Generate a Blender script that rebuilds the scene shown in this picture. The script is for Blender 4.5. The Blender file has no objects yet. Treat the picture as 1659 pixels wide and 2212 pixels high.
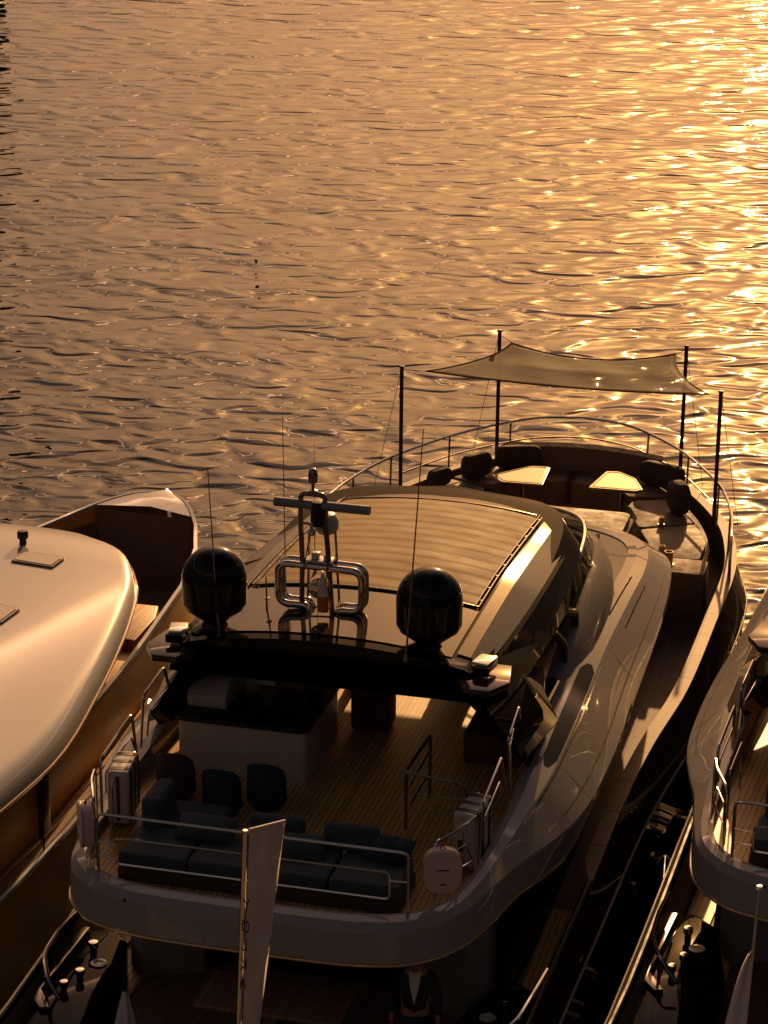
import bpy, bmesh, math, random
from mathutils import Vector, Matrix, noise
random.seed(7)
S = bpy.context.scene
COL = S.collection
R = math.radians
# ---------------------------------------------------------------- camera
CAM_H = 16.8; CAM_P = R(19); CAM_R = 0.010
cd = bpy.data.cameras.new('camera'); cam = bpy.data.objects.new('camera', cd); COL.objects.link(cam)
f_ = Vector((0, math.cos(CAM_P), -math.sin(CAM_P))); r0 = Vector((1, 0, 0)); u0 = r0.cross(f_)
rr = r0 * math.cos(CAM_R) + u0 * math.sin(CAM_R); uu = -r0 * math.sin(CAM_R) + u0 * math.cos(CAM_R)
m = Matrix((rr, uu, -f_)).transposed().to_4x4(); m.translation = Vector((0, 0, CAM_H))
cam.matrix_world = m
cd.sensor_fit = 'HORIZONTAL'; cd.sensor_width = 36; cd.lens = 36 * 5200 / 1659.0
cd.clip_start = 0.5; cd.clip_end = 4000
S.camera = cam
# ---------------------------------------------------------------- light
SUN_EL = R(17.0); SUN_AZ = R(11.2)            # azimuth measured from +Y towards +X
sdir = Vector((math.sin(SUN_AZ) * math.cos(SUN_EL), math.cos(SUN_AZ) * math.cos(SUN_EL), math.sin(SUN_EL)))
sl = bpy.data.lights.new('sun', 'SUN'); sun = bpy.data.objects.new('sun', sl); COL.objects.link(sun)
sl.energy = 4.8; sl.angle = R(0.6); sl.color = (1.0, 0.56, 0.22)
sun.rotation_euler = (-sdir).to_track_quat('-Z', 'Y').to_euler(); sun.location = (20, 60, 40)

def node(nt, t, **kw):
    n = nt.nodes.new(t)
    for k, v in kw.items(): setattr(n, k, v)
    return n
def mth(nt, op, a, b=None, clamp=False):
    n = nt.nodes.new('ShaderNodeMath'); n.operation = op; n.use_clamp = clamp
    for i, v in enumerate((a, b)):
        if v is None: continue
        if isinstance(v, (int, float)): n.inputs[i].default_value = v
        else: nt.links.new(v, n.inputs[i])
    return n.outputs[0]
def ramp(nt, fac, stops, interp='LINEAR'):
    n = nt.nodes.new('ShaderNodeValToRGB'); cr = n.color_ramp; cr.interpolation = interp
    while len(cr.elements) < len(stops): cr.elements.new(0.5)
    for e, (p, c) in zip(cr.elements, stops):
        e.position = p; e.color = (c[0], c[1], c[2], 1) if not isinstance(c, (int, float)) else (c, c, c, 1)
    nt.links.new(fac, n.inputs[0]); return n.outputs[0]
def vscale(nt, col, s):
    n = nt.nodes.new('ShaderNodeVectorMath'); n.operation = 'SCALE'; nt.links.new(col, n.inputs[0])
    if isinstance(s, (int, float)): n.inputs[3].default_value = s
    else: nt.links.new(s, n.inputs[3])
    return n.outputs[0]
def vadd(nt, a, b, op='ADD'):
    n = nt.nodes.new('ShaderNodeVectorMath'); n.operation = op; nt.links.new(a, n.inputs[0])
    if isinstance(b, (tuple, list)): n.inputs[1].default_value = b
    else: nt.links.new(b, n.inputs[1])
    return n.outputs[0]

W = bpy.data.worlds.new('World'); S.world = W; W.use_nodes = True; nt = W.node_tree; nt.nodes.clear()
out = node(nt, 'ShaderNodeOutputWorld'); bg = node(nt, 'ShaderNodeBackground'); nt.links.new(bg.outputs[0], out.inputs[0])
sky = node(nt, 'ShaderNodeTexSky', sky_type='NISHITA'); sky.sun_disc = False
sky.sun_elevation = SUN_EL; sky.sun_rotation = SUN_AZ; sky.air_density = 1.5; sky.dust_density = 6.0
tc = node(nt, 'ShaderNodeTexCoord'); sep = node(nt, 'ShaderNodeSeparateXYZ'); nt.links.new(tc.outputs['Generated'], sep.inputs[0])
zz = mth(nt, 'MAXIMUM', sep.outputs[2], 0.0)
dt = node(nt, 'ShaderNodeVectorMath', operation='DOT_PRODUCT'); nt.links.new(tc.outputs['Generated'], dt.inputs[0]); dt.inputs[1].default_value = sdir
d = dt.outputs['Value']
# horizontal closeness to the sun's azimuth
hl = mth(nt, 'SQRT', mth(nt, 'MAXIMUM', mth(nt, 'SUBTRACT', 1.0, mth(nt, 'MULTIPLY', zz, zz)), 1e-4))
hd = node(nt, 'ShaderNodeVectorMath', operation='DOT_PRODUCT'); nt.links.new(tc.outputs['Generated'], hd.inputs[0])
hd.inputs[1].default_value = (math.sin(SUN_AZ), math.cos(SUN_AZ), 0)
ha = mth(nt, 'DIVIDE', hd.outputs['Value'], hl)
mad = nt.nodes.new('ShaderNodeMath'); mad.operation = 'MULTIPLY_ADD'; nt.links.new(ha, mad.inputs[0]); mad.inputs[1].default_value = 0.5; mad.inputs[2].default_value = 0.5
front = ramp(nt, mad.outputs[0], [(0.0, (.075, .105, .150)), (0.45, (.060, .085, .125)), (0.68, (.055, .075, .105)), (0.85, (.13, .155, .19)), (0.93, (.36, .42, .50)), (0.97, (.66, .72, .79)), (1.0, (1.0, 1.0, 1.0))])
# sky dimmed right of the sun, added to darken starboard reflections
rd = node(nt, 'ShaderNodeVectorMath', operation='DOT_PRODUCT'); nt.links.new(tc.outputs['Generated'], rd.inputs[0]); rd.inputs[1].default_value = (math.cos(SUN_AZ), -math.sin(SUN_AZ), 0)
right_dim = ramp(nt, mth(nt, 'DIVIDE', rd.outputs['Value'], hl), [(0.0, (1, 1, 1)), (.07, (1, 1, 1)), (.20, (.42, .47, .56)), (.5, (.30, .36, .46)), (1.0, (.3, .36, .46))])
# soft cloud structure: slow noise bends the bands of haze
cn = node(nt, 'ShaderNodeTexNoise'); cn.inputs['Scale'].default_value = 3.0; cn.inputs['Detail'].default_value = 3.0
mp = node(nt, 'ShaderNodeMapping'); mp.inputs['Scale'].default_value = (1, 1, 4.0); nt.links.new(tc.outputs['Generated'], mp.inputs[0]); nt.links.new(mp.outputs[0], cn.inputs[0])
zb = mth(nt, 'ADD', zz, mth(nt, 'MULTIPLY', mth(nt, 'SUBTRACT', cn.outputs['Fac'], 0.5), 0.05))
haze = ramp(nt, zb, [(0.0, (.72, .38, .195)), (0.14, (.74, .395, .205)), (0.30, (.95, .50, .265)), (0.445, (1.15, .62, .34)), (0.457, (9.0, 4.9, 2.3)), (0.475, (3.4, 1.9, 1.0)), (0.51, (1.5, .84, .48)), (0.62, (1.15, .70, .44)), (0.73, (.80, .54, .38)), (0.86, (.24, .19, .17)), (1.0, (.03, .034, .04))])
hz = vadd(nt, vscale(nt, vadd(nt, vadd(nt, haze, front, 'MULTIPLY'), right_dim, 'MULTIPLY'), 1.12), (1.0, .885, .86), 'MULTIPLY')
def expo(k, cut=None):
    return mth(nt, 'EXPONENT', mth(nt, 'MULTIPLY', mth(nt, 'SUBTRACT', d, 1.0), k))
def const(c):
    n = nt.nodes.new('ShaderNodeCombineXYZ')
    for i in range(3): n.inputs[i].default_value = c[i]
    return n.outputs[0]
g1 = vadd(nt, vscale(nt, const((1.7, .68, .10)), expo(42.0)), right_dim, 'MULTIPLY')
g2 = vscale(nt, const((9.5, 4.6, 1.1)), expo(300.0))
g3 = vscale(nt, const((60.0, 34.0, 12.0)), expo(2200.0))
nis = vscale(nt, sky.outputs[0], 0.007)
tot = vadd(nt, vadd(nt, vadd(nt, vadd(nt, hz, g1), g2), g3), nis)
# rear stops of the front ramp are raised as added fill for shaded sterns
nt.links.new(tot, bg.inputs[0]); bg.inputs[1].default_value = 1.0
S.view_settings.view_transform = 'Standard'; S.view_settings.look = 'None'; S.view_settings.gamma = 1; S.view_settings.exposure = 0.0
S.render.engine = 'CYCLES'
S.render.resolution_x = 768; S.render.resolution_y = 1024
try:
    S.cycles.max_bounces = 8; S.cycles.glossy_bounces = 5; S.cycles.sample_clamp_indirect = 6.0
    S.cycles.caustics_reflective = False; S.cycles.caustics_refractive = False
except Exception: pass

# ---------------------------------------------------------------- materials
def mat(name, base, rough=0.4, metal=0.0, coat=0.0, ior=1.5, spec=0.5, var=0.0, vscl=3.0, bump=0.0, bscl=40.0, alpha=1.0, emit=None, coatr=0.03):
    M = bpy.data.materials.new(name); M.use_nodes = True; t = M.node_tree; b = t.nodes['Principled BSDF']
    b.inputs['Base Color'].default_value = (*base, 1); b.inputs['Roughness'].default_value = rough; b.inputs['Metallic'].default_value = metal
    b.inputs['Coat Weight'].default_value = coat; b.inputs['Coat Roughness'].default_value = coatr; b.inputs['IOR'].default_value = ior
    b.inputs['Specular IOR Level'].default_value = spec
    if alpha < 1: b.inputs['Alpha'].default_value = alpha
    tc = node(t, 'ShaderNodeTexCoord')
    if var:
        n = node(t, 'ShaderNodeTexNoise'); n.inputs['Scale'].default_value = vscl; n.inputs['Detail'].default_value = 5; t.links.new(tc.outputs['Object'], n.inputs[0])
        c = ramp(t, n.outputs['Fac'], [(0.3, tuple(x * (1 - var) for x in base)), (0.7, tuple(min(1, x * (1 + var)) for x in base))])
        t.links.new(c, b.inputs['Base Color'])
        r2 = ramp(t, n.outputs['Fac'], [(0.3, max(0, rough * (1 - var))), (0.7, min(1, rough * (1 + var)))]); t.links.new(r2, b.inputs['Roughness'])
    if bump:
        n = node(t, 'ShaderNodeTexNoise'); n.inputs['Scale'].default_value = bscl; n.inputs['Detail'].default_value = 3; t.links.new(tc.outputs['Object'], n.inputs[0])
        bp = node(t, 'ShaderNodeBump'); bp.inputs['Strength'].default_value = 1.0; bp.inputs['Distance'].default_value = bump; t.links.new(n.outputs['Fac'], bp.inputs['Height']); t.links.new(bp.outputs[0], b.inputs['Normal'])
    if emit: b.inputs['Emission Color'].default_value = (*emit[:3], 1); b.inputs['Emission Strength'].default_value = emit[3]
    return M

def water_mat():
    M = bpy.data.materials.new('harbour_water'); M.use_nodes = True; t = M.node_tree; b = t.nodes['Principled BSDF']
    b.inputs['Base Color'].default_value = (.010, .011, .008, 1); b.inputs['Roughness'].default_value = 0.02; b.inputs['IOR'].default_value = 1.333
    tc = node(t, 'ShaderNodeTexCoord')
    # waves lengthen with distance from the sheltered berths (sheet coordinates: y runs out into the bay)
    sp = node(t, 'ShaderNodeSeparateXYZ'); t.links.new(tc.outputs['Object'], sp.inputs[0])
    k = mth(t, 'ADD', mth(t, 'DIVIDE', mth(t, 'MAXIMUM', mth(t, 'SUBTRACT', sp.outputs[1], 40.0), 0.0), 65.0), 1.0)
    ly_ = mth(t, 'ADD', mth(t, 'MULTIPLY', mth(t, 'LOGARITHM', k, math.e), 65.0), mth(t, 'MINIMUM', sp.outputs[1], 40.0))
    lx_ = mth(t, 'DIVIDE', sp.outputs[0], k)
    cb = node(t, 'ShaderNodeCombineXYZ'); t.links.new(lx_, cb.inputs[0]); t.links.new(ly_, cb.inputs[1])
    def layer(sx, sy, scale, detail, dist, rot=0.0, off=0.0):
        mp = node(t, 'ShaderNodeMapping'); mp.inputs['Scale'].default_value = (sx, sy, 1); mp.inputs['Rotation'].default_value = (0, 0, rot); mp.inputs['Location'].default_value = (off, off * .7, 0)
        t.links.new(cb.outputs[0], mp.inputs[0])
        n = node(t, 'ShaderNodeTexNoise'); n.noise_dimensions = '2D'; n.inputs['Scale'].default_value = scale; n.inputs['Detail'].default_value = detail; n.inputs['Roughness'].default_value = .35; n.inputs['Distortion'].default_value = dist
        t.links.new(mp.outputs[0], n.inputs[0]); return n.outputs['Fac']
    a = layer(.72, 1.0, 1.45, 0.0, .75, R(-5))
    c = layer(.8, 1.0, 3.0, 0.0, .4, R(9), 31)
    e = layer(.7, 1.0, .5, 0.0, 0.0, R(-10), 77)
    # calmer and livelier patches of water
    p = ramp(t, layer(.5, 1.0, .035, 2.0, .6, 0, 13), [(.36, .75), (.64, 1.2)])
    h = mth(t, 'ADD', mth(t, 'MULTIPLY', a, 1.0), mth(t, 'MULTIPLY', c, .11))
    h = mth(t, 'ADD', mth(t, 'MULTIPLY', h, p), mth(t, 'MULTIPLY', e, .9))
    h = mth(t, 'MULTIPLY', h, k)
    bp = node(t, 'ShaderNodeBump'); bp.inputs['Strength'].default_value = 1.0; bp.inputs['Distance'].default_value = .128
    t.links.new(h, bp.inputs['Height']); t.links.new(bp.outputs[0], b.inputs['Normal'])
    return M

# ---------------------------------------------------------------- helpers
PHI = R(14.2)
A0 = Vector((-1.40624802, 23.05198124, 0))
def frame_pt(o, ang, x, y, z=0.0):
    return Vector((o[0] + math.cos(ang) * x + math.sin(ang) * y, o[1] - math.sin(ang) * x + math.cos(ang) * y, z))
def tag(o, label=None, cat=None, group=None, kind=None):
    for k, v in (('label', label), ('category', cat), ('group', group), ('kind', kind)):
        if v: o[k] = v
    return o
def empty(name, loc, ang, label, cat, group=None):
    o = bpy.data.objects.new(name, None); COL.objects.link(o); o.location = loc; o.rotation_euler = (0, 0, -ang); o.empty_display_size = .3
    return tag(o, label, cat, group)
def catmull(P, n):
    out = []
    for i in range(len(P) - 1):
        p0 = P[max(i - 1, 0)]; p1 = P[i]; p2 = P[i + 1]; p3 = P[min(i + 2, len(P) - 1)]
        for k in range(n):
            t = k / n
            out.append(tuple(.5 * (2 * b + (c - a) * t + (2 * a - 5 * b + 4 * c - d) * t * t + (3 * b - a - 3 * c + d) * t ** 3) for a, b, c, d in zip(p0, p1, p2, p3)))
    out.append(tuple(P[-1])); return out
def fillet(pts, r, n=5, closed=False):
    pts = [Vector(p) for p in pts]; out = []; N = len(pts)
    for i, p in enumerate(pts):
        if not closed and i in (0, N - 1): out.append(p); continue
        a = pts[i - 1]; b = pts[(i + 1) % N]; da = (a - p); db = (b - p)
        ra = min(r, da.length * .48, db.length * .48)
        s = p + da.normalized() * ra; e = p + db.normalized() * ra
        for k in range(n + 1):
            t = k / n; out.append(s * (1 - t) ** 2 + p * 2 * t * (1 - t) + e * t * t)
    return out
class MB:
    def __init__(s): s.v = []; s.f = []
    def add(s, v, f):
        o = len(s.v); s.v += [tuple(p) for p in v]; s.f += [tuple(i + o for i in q) for q in f]; return s
    def frombm(s, bm):
        bm.verts.ensure_lookup_table(); v = [tuple(x.co) for x in bm.verts]
        for i, x in enumerate(bm.verts): x.index = i
        s.add(v, [[x.index for x in q.verts] for q in bm.faces]); bm.free(); return s
    def box(s, c, d, bev=0.0, rz=0.0, ry=0.0, rx=0.0, seg=2):
        bm = bmesh.new(); bmesh.ops.create_cube(bm, size=1)
        bmesh.ops.scale(bm, vec=d, verts=bm.verts)
        if bev: bmesh.ops.bevel(bm, geom=list(bm.edges), offset=bev, segments=seg, profile=.6, affect='EDGES')
        M = Matrix.Translation(c) @ Matrix.Rotation(rz, 4, 'Z') @ Matrix.Rotation(ry, 4, 'Y') @ Matrix.Rotation(rx, 4, 'X')
        bmesh.ops.transform(bm, matrix=M, verts=bm.verts); return s.frombm(bm)
    def prism(s, poly, z0, z1, bev=0.0, seg=2, plane='xy', off=None):
        bm = bmesh.new(); n = len(poly)
        def q(a, b, c): return {'xy': (a, b, c), 'yz': (c, a, b), 'xz': (a, c, b)}[plane]
        lo = [bm.verts.new(q(a, b, z0)) for a, b in poly]; hi = [bm.verts.new(q(a, b, z1)) for a, b in poly]
        bm.faces.new(lo[::-1]); bm.faces.new(hi)
        for i in range(n): bm.faces.new((lo[i], lo[(i + 1) % n], hi[(i + 1) % n], hi[i]))
        bmesh.ops.recalc_face_normals(bm, faces=bm.faces)
        if bev: bmesh.ops.bevel(bm, geom=list(bm.edges), offset=bev, segments=seg, profile=.6, affect='EDGES', clamp_overlap=True)
        return s.frombm(bm)
    def tube(s, pts, r, seg=8, closed=False, fil=0.0, cap=True):
        if fil: pts = fillet(pts, fil, 5, closed)
        pts = [Vector(p) for p in pts]; n = len(pts); rings = []; up = None
        rs = r if isinstance(r, (list, tuple)) else [r] * n
        for i, p in enumerate(pts):
            a = pts[i - 1] if (i > 0 or closed) else p; b = pts[(i + 1) % n] if (i < n - 1 or closed) else p
            t = (b - a).normalized()
            if up is None:
                up = Vector((0, 0, 1)) if abs(t.z) < .9 else Vector((1, 0, 0))
            x = t.cross(up).normalized(); up = x.cross(t).normalized()
            rings.append([p + (x * math.cos(2 * math.pi * k / seg) + up * math.sin(2 * math.pi * k / seg)) * rs[i] for k in range(seg)])
        v = [q for g in rings for q in g]; f = []
        for i in range(n if closed else n - 1):
            j = (i + 1) % n
            for k in range(seg): f.append((i * seg + k, i * seg + (k + 1) % seg, j * seg + (k + 1) % seg, j * seg + k))
        if cap and not closed: f += [tuple(range(seg))[::-1], tuple((n - 1) * seg + k for k in range(seg))]
        return s.add(v, f)
    def loft(s, rings, wrap=False, cap=False, close=False):
        m = len(rings[0]); n = len(rings); v = [p for g in rings for p in g]; f = []
        for i in range(n if close else n - 1):
            j = (i + 1) % n
            for k in range(m if wrap else m - 1):
                l = (k + 1) % m; f.append((i * m + k, i * m + l, j * m + l, j * m + k))
        if cap: f += [tuple(range(m))[::-1], tuple((n - 1) * m + k for k in range(m))]
        return s.add(v, f)
    def lathe(s, prof, c=(0, 0, 0), seg=24, M=None):
        rings = []
        for r, z in prof:
            g = [Vector((math.cos(2 * math.pi * k / seg) * r, math.sin(2 * math.pi * k / seg) * r, z)) for k in range(seg)]
            rings.append([(M @ p if M else p) + Vector(c) for p in g])
        return s.loft(rings, wrap=True, cap=True)
    def build(s, name, mt, parent=None, ang=35, sm=True, bevel=0.0):
        me = bpy.data.meshes.new(name); me.from_pydata(s.v, [], s.f); me.validate()
        bm = bmesh.new(); bm.from_mesh(me)
        bmesh.ops.remove_doubles(bm, verts=bm.verts, dist=1e-5); bmesh.ops.recalc_face_normals(bm, faces=bm.faces); bm.to_mesh(me); bm.free()
        if sm:
            me.shade_smooth(); me.set_sharp_from_angle(angle=R(ang))
        me.materials.append(mt); o = bpy.data.objects.new(name, me); COL.objects.link(o); o.parent = parent; return o
def rect(cx, cy, w, h, r=0.0, n=4):
    P = [(cx - w / 2, cy - h / 2), (cx + w / 2, cy - h / 2), (cx + w / 2, cy + h / 2), (cx - w / 2, cy + h / 2)]
    if not r: return P
    return [(p[0], p[1]) for p in fillet([(a, b, 0) for a, b in P], r, n, True)]
def children(o): return list(o.children)
def copy_tree(o, parent=None, skip=()):
    c = o.copy(); COL.objects.link(c); c.parent = parent
    for ch in o.children:
        if ch.name.split('.')[0] in skip: continue
        copy_tree(ch, c, skip)
    return c

# ---------------------------------------------------------------- material set
def plank_mat(name, base, gap, pitch=.065, axis=0, rough=.45, coat=0.0, slope=0.0, dark=.25):
    M = mat(name, base, rough, coat=coat); t = M.node_tree; b = t.nodes['Principled BSDF']
    tc = node(t, 'ShaderNodeTexCoord'); sp = node(t, 'ShaderNodeSeparateXYZ'); t.links.new(tc.outputs['Object'], sp.inputs[0])
    u = sp.outputs[axis]
    if slope: u = mth(t, 'ADD', u, mth(t, 'MULTIPLY', sp.outputs[1 - axis], slope))
    q = mth(t, 'DIVIDE', u, pitch); fr = mth(t, 'FRACT', q); fl = mth(t, 'FLOOR', q)
    line = mth(t, 'LESS_THAN', fr, gap)
    wn = node(t, 'ShaderNodeTexWhiteNoise', noise_dimensions='1D'); t.links.new(fl, wn.inputs['W'])
    mp = node(t, 'ShaderNodeMapping'); mp.inputs['Scale'].default_value = (30, 2, 8) if axis == 0 else (2, 30, 8); t.links.new(tc.outputs['Object'], mp.inputs[0])
    n = node(t, 'ShaderNodeTexNoise'); n.inputs['Scale'].default_value = 2; n.inputs['Detail'].default_value = 5; t.links.new(mp.outputs[0], n.inputs[0])
    v = mth(t, 'ADD', mth(t, 'MULTIPLY', wn.outputs['Value'], .45), mth(t, 'MULTIPLY', n.outputs['Fac'], .8))
    c = ramp(t, v, [(.2, tuple(x * .65 for x in base)), (.9, tuple(min(1, x * 1.3) for x in base))])
    mx = node(t, 'ShaderNodeMix', data_type='RGBA'); t.links.new(line, mx.inputs[0]); t.links.new(c, mx.inputs[6]); mx.inputs[7].default_value = tuple(x * dark for x in base) + (1,)
    t.links.new(mx.outputs[2], b.inputs['Base Color'])
    return M
def cloth_see_through():
    M = mat('shade_mesh_fabric', (.17, .085, .038), .7); t = M.node_tree; b = t.nodes['Principled BSDF']; o = t.nodes['Material Output']
    tr = node(t, 'ShaderNodeBsdfTranslucent'); tr.inputs[0].default_value = (.36, .165, .06, 1)
    tp = node(t, 'ShaderNodeBsdfTransparent'); m1 = node(t, 'ShaderNodeMixShader'); m1.inputs[0].default_value = .55; m2 = node(t, 'ShaderNodeMixShader'); m2.inputs[0].default_value = .22
    t.links.new(b.outputs[0], m1.inputs[1]); t.links.new(tr.outputs[0], m1.inputs[2]); t.links.new(m1.outputs[0], m2.inputs[1]); t.links.new(tp.outputs[0], m2.inputs[2]); t.links.new(m2.outputs[0], o.inputs[0])
    return M
def glass_mat(name, tint, alpha):
    M = mat(name, tint, .04); b = M.node_tree.nodes['Principled BSDF']; b.inputs['Alpha'].default_value = alpha; return M
MT = dict(
    gel=mat('white_gelcoat', (.26, .235, .22), .5, coat=.15, spec=.0, coatr=.04, var=.04, vscl=.6),
    side=mat('pearl_side_paint', (.31, .285, .28), .4, coat=.6, coatr=.015, spec=0.0, var=.04, vscl=.5),
    black=mat('black_gloss_paint', (.010, .008, .007), .08, coat=.0, coatr=.02, spec=.22),
    edge=mat('black_roof_edge', (.010, .008, .007), .3, spec=0.0, coat=.22, coatr=.03),
    roofp=mat('smoked_roof_panel', (.045, .036, .032), .06, coat=1.0, coatr=.02, var=.1, vscl=1.0),
    roofw=mat('bronze_roof_panel', (.045, .034, .028), .03, coat=.0, spec=.40),
    hull=mat('dark_hull_paint', (.030, .022, .018), .4, spec=.0, coat=.32, coatr=.02, bump=.003, bscl=.9),
    chrome=mat('polished_steel', (.62, .58, .54), .12, metal=1.0, var=.05),
    dsteel=mat('dark_steel_tube', (.20, .17, .15), .22, metal=.9),
    matt=mat('matt_black', (.012, .010, .009), .55, var=.2),
    rubber=mat('black_fender_cloth', (.010, .010, .010), .85, bump=.002, bscl=60),
    teak=plank_mat('teak_deck', (.62, .32, .095), .15, .066, dark=.12),
    teak_sunlit=plank_mat('painted_sunlit_teak', (.85, .45, .15), .12, .07, dark=.2),  # teak colour lightened to paint amber sunlight onto the side-deck strips
    teakc=plank_mat('teak_cap_rail', (.30, .185, .105), .03, .9, axis=1, rough=.65),
    teakd=plank_mat('weathered_teak', (.26, .15, .09), .08, .06),
    louv=mat('gold_roof_blind', (.27, .175, .09), .7, spec=.08, var=.10, vscl=2.0),
    dglass=mat('dark_glass', (.008, .007, .006), .3, spec=0.0, coat=.20, coatr=.02),
    bronze=mat('gilded_glass', (.03, .02, .012), .3, spec=0.0, coat=.6, bump=.012, bscl=1.6),
    cush=mat('brown_cushion', (.19, .11, .07), .75, var=.15, vscl=5, bump=.004, bscl=12),
    cushl=mat('taupe_cushion', (.19, .115, .075), .7, var=.12, vscl=5, bump=.004, bscl=12),
    cushd=mat('dark_cushion', (.055, .036, .026), .85, var=.2, vscl=6, bump=.004, bscl=14),
    blue=mat('slate_blue_fabric', (.048, .062, .072), .9, var=.12, vscl=6, bump=.003, bscl=30),
    navy=mat('navy_fabric', (.011, .024, .048), .85, var=.15, vscl=8, bump=.003, bscl=40),
    red=mat('oxblood_fabric', (.10, .022, .016), .8, var=.15, vscl=8),
    pink=mat('pale_vinyl', (.62, .45, .44), .55, var=.07, vscl=4, bump=.004, bscl=9),
    case=mat('white_canister', (.50, .44, .42), .3, coat=.5, var=.06),
    flag=mat('white_flag_cloth', (.76, .62, .60), .8, var=.04, vscl=3),
    barw=mat('bar_laminate', (.52, .42, .35), .5, var=.06),
    tablet=mat('lacquered_table_top', (.34, .24, .09), .10, coat=1.0, coatr=.02, var=.05, vscl=3),
    brass=mat('lantern_glass', (.55, .33, .12), .15, metal=.2, coat=1.0),
    wax=mat('candle_wax', (.8, .65, .4), .5),
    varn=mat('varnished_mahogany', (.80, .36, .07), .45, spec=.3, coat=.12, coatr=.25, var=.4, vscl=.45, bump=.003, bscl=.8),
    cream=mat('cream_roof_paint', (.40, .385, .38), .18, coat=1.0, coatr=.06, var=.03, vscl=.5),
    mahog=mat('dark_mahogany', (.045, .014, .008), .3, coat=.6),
    well=mat('well_lining', (.15, .09, .065), .5),
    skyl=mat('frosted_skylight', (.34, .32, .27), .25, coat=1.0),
    skin=mat('skin', (.33, .17, .11), .5), shirt=mat('white_shirt', (.6, .52, .5), .8), suit=mat('dark_suit', (.012, .011, .012), .8), hair=mat('dark_hair', (.012, .008, .006), .7),
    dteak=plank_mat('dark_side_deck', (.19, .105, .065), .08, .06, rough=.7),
    lining=mat('dark_bulwark_lining', (.13, .09, .07), .6, spec=.3),
    white=mat('white_plastic', (.6, .55, .52), .35, coat=.3), grey=mat('radar_grey', (.20, .20, .22), .4, coat=.4),
    orange=mat('orange_cloth', (.55, .17, .03), .8), ink=mat('black_ink', (.012, .012, .012), .6), stone=mat('quay_stone', (.16, .14, .12), .8, var=.25, vscl=1.5, bump=.01, bscl=6),
)
def plane(name, pts, mt):
    me = bpy.data.meshes.new(name); me.from_pydata(pts, [], [tuple(range(len(pts)))]); me.materials.append(mt)
    o = bpy.data.objects.new(name, me); COL.objects.link(o); o['kind'] = 'structure'; return o
plane('water', [(-1500, -100, 0), (1500, -100, 0), (1500, 2600, 0), (-1500, 2600, 0)], water_mat())
q = MB().box((0, 8.0, .45), (70, 19.0, 1.7), .06).build('quay', MT['stone']); q['kind'] = 'structure'

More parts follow.
